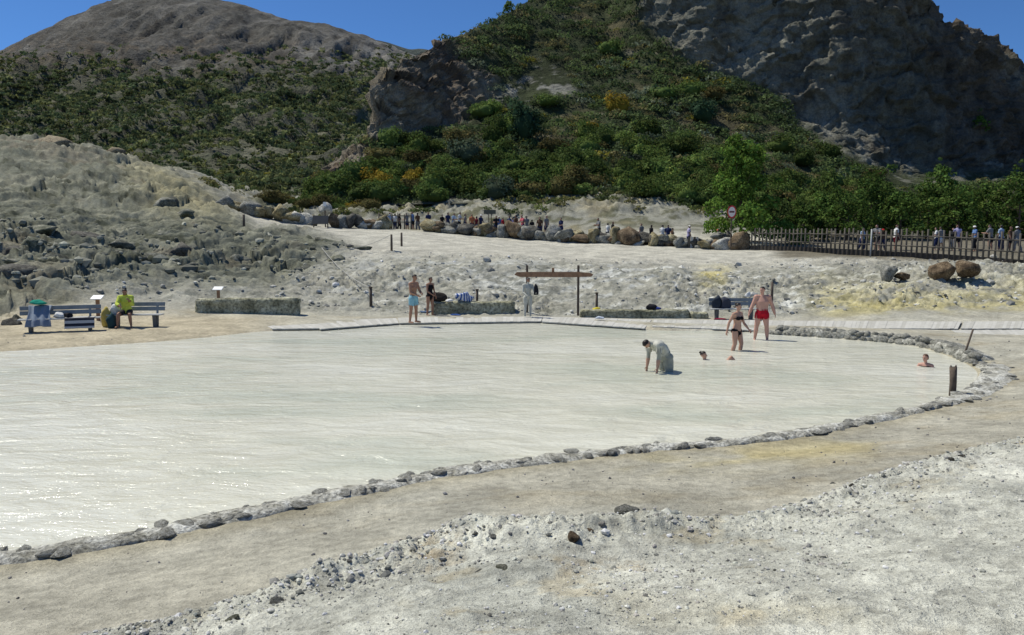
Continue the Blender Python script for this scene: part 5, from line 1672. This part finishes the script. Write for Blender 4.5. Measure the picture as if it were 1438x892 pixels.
        if fine:
            cu = P.get('curl', 25)
            for q, (o_, l_) in enumerate(((.017, .036), (.006, .041), (-.005, .038), (-.016, .030))):
                b0 = pc + th * o_ * H + da * .022 * H
                c1_ = math.radians(cu); c2_ = math.radians(cu * 2.2)
                m1 = b0 + (da * math.cos(c1_) + pn * math.sin(c1_)) * l_ * .55 * H
                m2 = m1 + (da * math.cos(c2_) + pn * math.sin(c2_)) * l_ * .5 * H
                prim.add(*capsule(b0, m1, .0052 * H, .0048 * H, 7)); prim.add(*capsule(m1, m2, .0048 * H, .0042 * H, 7))
            b0 = pc + th * .018 * H - da * .014 * H
            m1 = b0 + unit(th + da * .7 + pn * .3) * .026 * H
            m2 = m1 + unit(th * .4 + da + pn * .3) * .022 * H
            prim.add(*capsule(b0, m1, .0062 * H, .0055 * H, 7)); prim.add(*capsule(m1, m2, .0055 * H, .0048 * H, 7))
        else:
            prim.add(*capsule(pc, pc + da * .045 * H + pn * .01 * H, .013 * H, .009 * H, 8))
        n_ = 'L' if s > 0 else 'R'
        bones += [('uarm', sh, el, .028 * H * rk), ('farm', el, wr, .02 * H * rk), ('hand', wr + da * .015 * H, wr + da * .09 * H, .012 * H)]
    # legs
    legs = P.get('legs', ((2, 4, -2, 3), (2, 4, -2, 3)))
    lk = (1.1 if fem else 1.06) * (1 + .5 * (fat - 1))
    low = 9
    for s, (a1, b1, a2, b2) in zip((1, -1), legs):
        hj = pel + X * s * hip_w - d1 * .015 * H
        kn = hj + dirv(a1, b1, s) * .235 * H
        an = kn + dirv(a2, b2, s) * .235 * H
        prim.add(*capsule(hj, hj + (kn - hj) * .45, .054 * H * lk, .047 * H * lk, 14))
        prim.add(*capsule(hj + (kn - hj) * .45, kn, .047 * H * lk, .033 * H * lk, 14))
        prim.add(*capsule(kn, kn + (an - kn) * .32, .031 * H * lk, .0335 * H * lk, 14))
        prim.add(*capsule(kn + (an - kn) * .32, an, .0335 * H * lk, .020 * H * lk, 12))
        fd = unit(vec(math.sin(math.radians(10)) * s, -1, P.get('toe', 0)))
        prim.add(*capsule(an + vec(0, .018 * H, -.020 * H), an + fd * .06 * H + vec(0, 0, -.024 * H), .021 * H, .019 * H, 10))
        prim.add(*capsule(an + fd * .06 * H + vec(0, 0, -.024 * H), an + fd * .10 * H + vec(0, 0, -.028 * H), .021 * H, .014 * H, 10))
        bones += [('thigh', hj, kn, .044 * H), ('calf', kn, an, .03 * H), ('foot', an, an + fd * .1 * H, .02 * H)]
        low = min(low, an[2] - .042 * H)
    return prim, bones, (hc, RH, hs), low
def remeshed(prim, voxel, smooth_it, ratio):
    me = prim.mesh('tmp')
    o = bpy.data.objects.new('tmp', me); COL.objects.link(o)
    r = o.modifiers.new('r', 'REMESH'); r.mode = 'VOXEL'; r.voxel_size = voxel
    s = o.modifiers.new('s', 'SMOOTH'); s.factor = .5; s.iterations = smooth_it
    if ratio < 1:
        d = o.modifiers.new('d', 'DECIMATE'); d.ratio = ratio
    dg = bpy.context.evaluated_depsgraph_get()
    dg.update()
    me2 = bpy.data.meshes.new_from_object(o.evaluated_get(dg))
    bpy.data.objects.remove(o); bpy.data.meshes.remove(me)
    V = np.zeros(len(me2.vertices) * 3, np.float32); me2.vertices.foreach_get('co', V)
    return me2, V.reshape(-1, 3)
def assign(V, bones):
    D, T = [], []
    for nm, a, b, r in bones:
        ab = b - a; t = np.clip(((V - a) @ ab) / max(ab @ ab, 1e-9), 0, 1)
        D.append(np.linalg.norm(V - (a + t[:, None] * ab), axis=1) - r); T.append(((V - a) @ ab) / max(ab @ ab, 1e-9))
    D = np.array(D); k = D.argmin(0)
    return np.array([b[0] for b in bones])[k], np.array(T)[k, np.arange(len(V))]
def shell(me, V, mask, push, name, mat, parent, seed=0, rough=0.0):
    """clothing or hair: the body's own faces in a region, lifted off the skin"""
    n = len(me.polygons)
    tris = [tuple(p.vertices) for p in me.polygons]
    keep = [f for f in tris if all(mask[i] for i in f)]
    if not keep: return None
    N = np.zeros(len(V) * 3, np.float32); me.vertices.foreach_get('normal', N); N = N.reshape(-1, 3)
    ids = sorted({i for f in keep for i in f}); mp_ = {i: k for k, i in enumerate(ids)}
    pp = push if not rough else push * (1 + rough * fbm(V[ids] * 14 + seed, 3, .6, seed=seed))[:, None]
    VV = V[ids] + N[ids] * pp
    m2 = bpy.data.meshes.new(name)
    m2.from_pydata([tuple(map(float, v)) for v in VV], [], [tuple(mp_[i] for i in f) for f in keep])
    for p in m2.polygons: p.use_smooth = True
    o = link(name, m2, mat, parent)
    return o
def face_parts(e, head, me_eye=True, mats=(None, None)):
    hc, RH, hs = head
    for s in (-1, 1):
        v, f = ellipsoid(hc + RH @ (vec(s * .125, .345, -.02) * hs), RH, vec(.05, .03, .03) * hs)
        m_ = MB(); m_.add(v, f); m_.build('eye', M_eye, e, True)
        v, f = ellipsoid(hc + RH @ (vec(s * .125, .355, .06) * hs), RH, vec(.075, .025, .014) * hs)
        m_ = MB(); m_.add(v, f); m_.build('eyebrow', mats[0] or M_hair, e, True)
    v, f = ellipsoid(hc + RH @ (vec(0, .345, -.275) * hs), RH, vec(.085, .03, .022) * hs)
    m_ = MB(); m_.add(v, f); m_.build('mouth', mats[1] or M_lip, e, True)
def hair_mask(V, bn, head, style):
    hc, RH, hs = head
    L = (V - hc) @ RH / hs
    cap = (L[:, 2] > .18 - .55 * np.clip(-L[:, 1] + .05, -.3, .5) - .0) & (np.abs(L[:, 2]) < 1) & (L[:, 1] < .30 + .2 * (L[:, 2] - .2))
    m = ((bn == 'head') | (bn == 'neck')) & cap & ~((L[:, 1] > .22) & (L[:, 2] < .22))
    if style == 'long':
        m |= ((bn == 'head') | (bn == 'neck')) & (L[:, 1] < .02) & (L[:, 2] > -.75)
    return m
def person(label, loc, rz, P, skin, hair=M_hair, clothes=(), style='short', sit=None, body_parts=None, group=None, fine=True, head_at=None, wrinkle=.25):
    prim, bones, head, low = person_geo(dict(P, fine=fine))
    off = vec(0, 0, -low if sit is None else sit)
    vox = .0085 if fine else .018
    me, V = remeshed(prim, vox, 3 if fine else 2, .30 if fine else .5)
    V = V + off
    me.vertices.foreach_set('co', V.astype(np.float32).ravel()); me.update()
    bones = [(n, a + off, b + off, r) for n, a, b, r in bones]
    head = (head[0] + off, head[1], head[2])
    for p in me.polygons: p.use_smooth = True
    bn, bt = assign(V, bones)
    if head_at is not None:                            # for bathers: place the head, the rest follows under water
        h = Matrix.Rotation(rz, 3, 'Z') @ Vector(head[0])
        loc = (head_at[0] - h.x, head_at[1] - h.y, head_at[2] - h.z)
    e = empty('person', loc, rz)
    tag(e, label, 'person', group)
    me.name = 'body'
    body = link('body', me, skin, e)
    if body_parts:                                     # second skin tone: mud or a bare head
        mat2, sel = body_parts
        me.materials.append(mat2)
        mk = sel(bn, bt)
        for p in me.polygons:
            if sum(mk[i] for i in p.vertices) * 2 > len(p.vertices): p.material_index = 1
    if hair:
        hs = head[2]
        ho = shell(me, V, hair_mask(V, bn, head, style), .055 * hs, 'hair', hair, e, 5, .45)
        if style == 'bun':
            v, f = ellipsoid(head[0] + head[1] @ (vec(0, -.38, .34) * hs), head[1], vec(.19, .19, .17) * hs)
            v = np.array(v); v = v + (v - v.mean(0)) * .25 * fbm(v * 30, 3, seed=3)[:, None]
            m_ = MB(); m_.add(v, f); m_.build('hair_bun', hair, ho or e, True)
    for nm, mat, sel, push in clothes:
        shell(me, V, sel(bn, bt), push, nm, mat, e, 8, wrinkle)
    if fine:
        face_parts(e, head, mats=(hair, None))
    return e, head
def IN(bn, *names): return np.isin(bn, names)
trunks = lambda bn, bt: (bn == 'pelvis') | ((bn == 'thigh') & (bt < .42)) | ((bn == 'waist') & (bt < .02))
longtrunks = lambda bn, bt: (bn == 'pelvis') | ((bn == 'thigh') & (bt < .66)) | ((bn == 'waist') & (bt < .05))
bikini_b = lambda bn, bt: ((bn == 'pelvis') & (bt < .72)) | ((bn == 'thigh') & (bt < .10))
bikini_t = lambda bn, bt: ((bn == 'chest') & (bt < .28)) | ((bn == 'waist') & (bt > .86))
suit = lambda bn, bt: (bn == 'pelvis') | (bn == 'waist') | ((bn == 'chest') & (bt < .62)) | ((bn == 'thigh') & (bt < .06))
shirt = lambda bn, bt: IN(bn, 'chest', 'waist') | ((bn == 'uarm') & (bt < .75)) | ((bn == 'pelvis') & (bt > .35))
longsleeve = lambda bn, bt: IN(bn, 'chest', 'waist', 'uarm') | ((bn == 'farm') & (bt < .85)) | ((bn == 'pelvis') & (bt > .1))
trousers = lambda bn, bt: (bn == 'pelvis') | (bn == 'thigh') | ((bn == 'calf') & (bt < .85))
shorts = lambda bn, bt: (bn == 'pelvis') | ((bn == 'thigh') & (bt < .85))
M_redt = cloth_mat('red', (.40, .012, .025)); M_bluet = cloth_mat('skyblue', (.22, .42, .50)); M_blk = cloth_mat('blackswim', (.014, .013, .015))
M_vis = cloth_mat('lime', (.52, .60, .10)); M_dkshort = cloth_mat('darkshorts', (.05, .045, .045))
Rd = math.radians
def pool_floor(x, y): return gz(x, y)

# man in red trunks
g = G(1069, 477); gf = max(pool_floor(g[0], g[1]), -.16)
person('heavyset bare-chested man in red swim trunks wading near the stone wall', (g[0], g[1], -.05), Rd(-12), dict(H=1.80, fat=1.30, spine=(-2, 2), head=(8, -35), arms=((-6, 24, 6, 16), (4, 22, 8, 20)), legs=((2, 8, -1, 4), (0, 9, -3, 6))),
       M_skinm, M_hair, [('trunks', M_redt, trunks, .014)])
# woman in black bikini
g = G(1034, 492)
person('woman in a black bikini with pinned-up dark hair wading in the pool', (g[0], g[1], -.24), Rd(42), dict(H=1.66, fem=True, fat=1.08, spine=(4, -4), twist=-8, head=(6, 20), arms=((14, 10, 42, 4), (-22, 16, -6, 12)), legs=((14, 4, -12, 4), (4, 6, -16, 5))),
       M_skin, M_hair, [('bikini_top', M_blk, bikini_t, .008), ('bikini_bottom', M_blk, bikini_b, .008)], 'bun')
# man bending over, covered in mud
g = G(931, 521)
person('man coated in grey mud bending forward with his hands in the pool', (g[0] + .05, g[1], -.56), Rd(-62), dict(H=1.76, fat=1.16, spine=(28, 72), head=(80, -8), arms=((2, 2, 8, 0), (2, 2, 8, 0)), legs=((-6, 3, 2, 3), (-2, 3, 0, 3)), curl=12),
       M_muds, M_hair, [('shirt', M_mud, shirt, .024), ('trousers', M_muds, trousers, .026)], body_parts=(M_skin, lambda bn, bt: (bn == 'head') | (bn == 'farm') | (bn == 'hand')), wrinkle=.8)
# woman lying in the mud, only head and knee out
g = G(988, 505)
person('woman with dark hair in a bun lying in the mud up to her chin', (0, 0, 0), Rd(78), dict(H=1.64, fem=True, spine=(-74, -56), head=(-4, -12), arms=((30, 30, 60, 20), (30, 30, 60, 20)), legs=((146, 6, 40, 4), (90, 6, 60, 4))),
       M_skin, M_hair, [('bikini_top', M_blk, bikini_t, .008)], 'bun', sit=.16, head_at=(g[0], g[1], .125))
# bather at the right, head and shoulders out
g = G(1299, 515)
person('bather with wet brown hair submerged to the shoulders near the rotten stump', (0, 0, 0), Rd(-42), dict(H=1.5, fem=True, spine=(-4, 2), head=(6, -20), arms=((20, 28, 50, 10), (20, 28, 50, 10)), legs=((86, 14, 10, 4), (86, 14, 10, 4))),
       M_skinm, M_hairb, [('swimsuit', M_blk, suit, .008)], 'long', sit=.26, head_at=(g[0], g[1], .235))
# man in blue trunks on the boards
g = G(581, 453.3, .145)
person('slim man in pale blue swim trunks standing at the edge of the boardwalk', (g[0], g[1], g[2]), Rd(58), dict(H=1.83, spine=(0, 4), head=(10, 8), arms=((18, 10, 70, -34), (12, 12, 62, -28)), legs=((2, 5, -3, 3), (-3, 4, -5, 3))),
       M_skin2, M_hair, [('trunks', M_bluet, longtrunks, .018)])
# woman in black swimsuit
g = G(604, 442, .1)
person('tanned woman in a black swimsuit standing beside the concrete block', (g[0], g[1], gz(g[0], g[1]) - .01), Rd(48), dict(H=1.64, fem=True, spine=(0, 3), head=(8, 10), arms=((8, 8, 24, 0), (10, 8, 50, -30)), legs=((6, 3, -3, 3), (-2, 3, -4, 3))),
       M_skin2, M_hair, [('swimsuit', M_blk, suit, .008)], 'long')
# mud-covered person at the wooden frame
g = G(741, 445, .1)
ee, hd_ = person('person covered in pale dried mud standing under the wooden frame', (g[0], g[1], gz(g[0], g[1]) + .0), Rd(22), dict(H=1.66, fat=1.05, spine=(0, 2), head=(8, 14), arms=((24, 14, 82, -10), (10, 10, 58, -18)), legs=((2, 3, -1, 2), (0, 3, -2, 2))),
       M_mud, M_hair, [('shorts', M_mud, shorts, .016)], body_parts=(M_skin2, lambda bn, bt: (bn == 'head')))
lump('handbag', (g[0] + .33, g[1] - .28, gz(g[0], g[1]) + .98), (.22, .16, .42), cloth_mat('black', (.02, .02, .024)), 'black bag held up by the mud-covered person', 'bag', 851)
# person in yellow on the bench
c_ = bench_pt(pb2, R2, -.30, -.05, .47)
person('person in a lime yellow jacket sitting on the bench, hand to the face', (c_[0], c_[1], pb2[2]), R2 + Rd(8), dict(H=1.74, spine=(6, 16), head=(24, 10), arms=((36, 12, 128, -12), (44, 10, 74, -30)), legs=((80, 12, -4, 4), (82, 14, 4, 6))),
       M_skin2, M_hair, [('jacket', M_vis, longsleeve, .022), ('shorts', M_dkshort, shorts, .016)], sit=.58)

# ---- visitors on the path: a few bodies, dressed one by one
POSES = [dict(H=1.74, spine=(0, 3), head=(5, 0), arms=((4, 10, 12, 6), (6, 10, 20, 4)), legs=((3, 4, -2, 3), (-3, 4, -5, 3))),
         dict(H=1.66, fem=True, spine=(0, 4), head=(6, 15), arms=((14, 8, 80, -20), (4, 10, 10, 5)), legs=((14, 3, -4, 2), (-10, 3, -24, 2))),
         dict(H=1.72, spine=(2, 6), head=(10, -20), arms=((30, 12, 100, -25), (24, 12, 96, -25)), legs=((4, 5, -2, 3), (-2, 5, -4, 3))),
         dict(H=1.60, fem=True, spine=(2, 2), head=(0, -10), arms=((6, 14, 30, 0), (10, 12, 20, 0)), legs=((5, 4, -2, 3), (-4, 4, -8, 3)))]
TEMPL = []
for k, Pz in enumerate(POSES):
    prim, bones, head, low = person_geo(dict(Pz, fine=False))
    off = vec(0, 0, -low)
    me, V = remeshed(prim, .020, 2, .4)
    V = V + off; me.vertices.foreach_set('co', V.astype(np.float32).ravel()); me.update()
    for p in me.polygons: p.use_smooth = True
    me.materials.append(M_skin); me.name = 'body'
    bones = [(n, a + off, b + off, r) for n, a, b, r in bones]; head = (head[0] + off, head[1], head[2])
    bn, bt = assign(V, bones)
    tmp = empty('tmp')
    parts = {'body': me}
    for nm, mask, push in (('hair', hair_mask(V, bn, head, 'long' if Pz.get('fem') else 'short'), .03), ('shirt', shirt(bn, bt), .022), ('trousers', (trousers if k % 2 else shorts)(bn, bt), .02)):
        o = shell(me, V, mask, push * (1 if nm != 'hair' else .5), nm, M_hair, tmp, 4, .3)
        parts[nm] = o.data; bpy.data.objects.remove(o)
    # sun hat
    hc, RH, hs = head
    m_ = MB(); rr = []
    for t, r in ((.12, .62), (.14, .60), (.16, .40), (.40, .37), (.50, .22), (.52, .02)):
        rr.append((hc + RH[:, 2] * t * hs, RH[:, 0], RH[:, 1], r * hs, r * hs))
    m_.add(*ring_loft(rr, 16)); parts['hat'] = m_.mesh('hat', True); parts['hat'].materials.append(M_white)
    bpy.data.objects.remove(tmp)
    TEMPL.append(parts)
TC = {'white': (.66, .66, .64), 'navy': (.025, .035, .09), 'black': (.02, .02, .022), 'red': (.45, .03, .035), 'blue': (.13, .22, .42), 'pale blue': (.36, .45, .58), 'orange': (.50, .17, .08), 'grey': (.20, .20, .20), 'lavender': (.42, .38, .55), 'dark red': (.16, .02, .03), 'brown': (.12, .07, .045), 'pink': (.55, .14, .16)}
TM = {k: cloth_mat('visitor_' + k.replace(' ', '_'), v) for k, v in TC.items()}
def visitor(px, Y, top, bottom, label, group, hat=None, k=0, rz=None, dz=0.0):
    p = ground_pt(px, 335, Y)
    e = empty('person', (p[0], p[1], p[2] - .02 + dz), Rd((px * 47) % 360) if rz is None else rz)
    tag(e, label, 'person', group)
    T = TEMPL[k % 4]
    vs_ = random.uniform(.88, 1.06); e.scale = (vs_ * random.uniform(.95, 1.12), vs_ * random.uniform(.95, 1.12), vs_)
    for nm, mt_ in (('body', M_skin if k % 3 else M_skin2), ('hair', M_hair if k % 4 else M_hairb), ('shirt', TM[top]), ('trousers', TM[bottom])):
        o = link(nm, T[nm], M_hair, e); own_mat(o, mt_)
    if hat:
        o = link('hat', T['hat'], None, e); own_mat(o, TM[hat])
GB, GF = 'visitors behind the boulder row', 'visitors behind the picket fence'
vis_b = [(548, 'pale blue', 'navy', None, 'visitor in a pale blue shirt at the short fence among the ochre boulders'), (561, 'black', 'black', None, 'visitor in black clothes at the short fence among the ochre boulders'), (572, 'grey', 'navy', None, 'visitor in a grey shirt behind the short fence'), (587, 'brown', 'grey', None, 'visitor in a brown shirt at the end of the short fence'), (602, 'navy', 'black', None, 'visitor in a navy shirt standing just beyond the short fence'),
         (621, 'black', 'grey', None, 'visitor in black beside the first ochre boulder past the fence'), (637, 'pale blue', 'white', None, 'visitor in a pale blue shirt above the low boulders'), (653, 'grey', 'navy', None, 'visitor in a grey shirt left of the one in orange'), (663, 'orange', 'navy', None, 'visitor in an orange shirt behind the boulders near the dark board'), (675, 'navy', 'black', 'white', 'visitor in navy with a white hat by the dark board'),
         (697, 'black', 'navy', None, 'visitor in black next to the visitor in red beyond the dark board'), (706, 'red', 'navy', None, 'visitor in a red shirt between two dark-clad people'), (715, 'navy', 'grey', None, 'visitor in a navy shirt between the red and pink shirts'), (725, 'brown', 'black', None, 'visitor in a brown shirt beside the one in pink'), (734, 'pink', 'navy', None, 'visitor in a bright pink-red shirt behind the largest brown boulder'), (747, 'black', 'black', None, 'visitor in black behind the rounded dark boulder past the pink shirt'),
         (767, 'grey', 'navy', None, 'visitor in grey alone behind the ochre and grey boulders'), (788, 'navy', 'navy', None, 'visitor in navy alone behind the grey boulders'), (841, 'grey', 'black', None, 'visitor in grey beside the visitor in white behind the brown boulders'), (853, 'white', 'grey', None, 'visitor in a white shirt behind the brown boulders'), (901, 'grey', 'navy', None, 'visitor in grey behind the big rust boulder'), (914, 'black', 'black', None, 'visitor in black past the big rust boulder'),
         (938, 'navy', 'black', None, 'visitor in navy walking close behind another'), (944, 'brown', 'grey', None, 'visitor in brown walking close beside one in navy'), (967, 'lavender', 'navy', 'white', 'visitor in lavender with a white cap above the leaning panel'), (1009, 'white', 'grey', 'orange', 'visitor in white with a straw hat next to the road sign'), (1021, 'dark red', 'black', None, 'visitor in dark red right at the road sign pole')]
vis_b += [(555, 'white', 'navy', None, 'visitor in white squeezed between others at the short fence'), (580, 'blue', 'black', None, 'visitor in mid blue at the short fence'), (629, 'navy', 'grey', None, 'visitor in navy next to the pale blue shirt'), (645, 'white', 'black', None, 'visitor in white between the pale blue and grey shirts'),
          (669, 'dark red', 'grey', None, 'visitor in dark red next to the orange shirt'), (701, 'blue', 'black', 'white', 'visitor in mid blue with a white hat in the crowd'), (720, 'lavender', 'black', None, 'visitor in lavender in the crowd behind the boulders'), (740, 'grey', 'brown', 'black', 'visitor in grey with a black cap past the pink shirt'), (758, 'brown', 'navy', None, 'visitor in brown beyond the crowd'), (860, 'black', 'grey', None, 'visitor in black just past the visitor in white'), (930, 'white', 'navy', None, 'visitor in white ahead of the walking pair')]
for k, (px, a, b, hat, lb) in enumerate(vis_b):
    Y = float(np.interp(px, [540, 600, 700, 800, 900, 1000, 1045], [69, 69.2, 68.8, 67, 64.2, 61, 59.6]))
    visitor(px, Y, a, b, lb, GB, hat, k)
vis_f = [(1211, 'pale blue', 'navy', None, 'visitor in a pale blue shirt beside the pale pole'), (1232, 'grey', 'black', None, 'visitor in grey between the pale pole and the red hat'), (1240, 'brown', 'navy', 'red', 'visitor wearing a red hat behind the picket fence'), (1258, 'white', 'dark red', None, 'visitor in white top and dark red trousers behind the fence'), (1315, 'white', 'navy', None, 'visitor in a white shirt in the close pair behind the fence'), (1322, 'grey', 'white', None, 'visitor in grey in the close pair behind the fence'), (1339, 'black', 'grey', None, 'visitor in black near the close pair behind the fence'), (1344, 'lavender', 'black', None, 'visitor in a lavender shirt behind the fence'), (1369, 'blue', 'black', 'white', 'visitor in a blue shirt and white hat behind the fence'),
         (1391, 'grey', 'black', None, 'visitor in grey past the blue shirt and white hat'), (1406, 'pale blue', 'navy', None, 'visitor in a pale blue shirt in the group by the fence'), (1418, 'brown', 'black', None, 'visitor in brown in the group by the fence'), (1429, 'grey', 'grey', 'white', 'visitor in grey wearing a white hat in the group by the fence')]
for k, (px, a, b, hat, lb) in enumerate(vis_f):
    visitor(px, float(np.interp(px, [1200, 1430], [55, 50.5])), a, b, lb, GF, hat, k + 1)
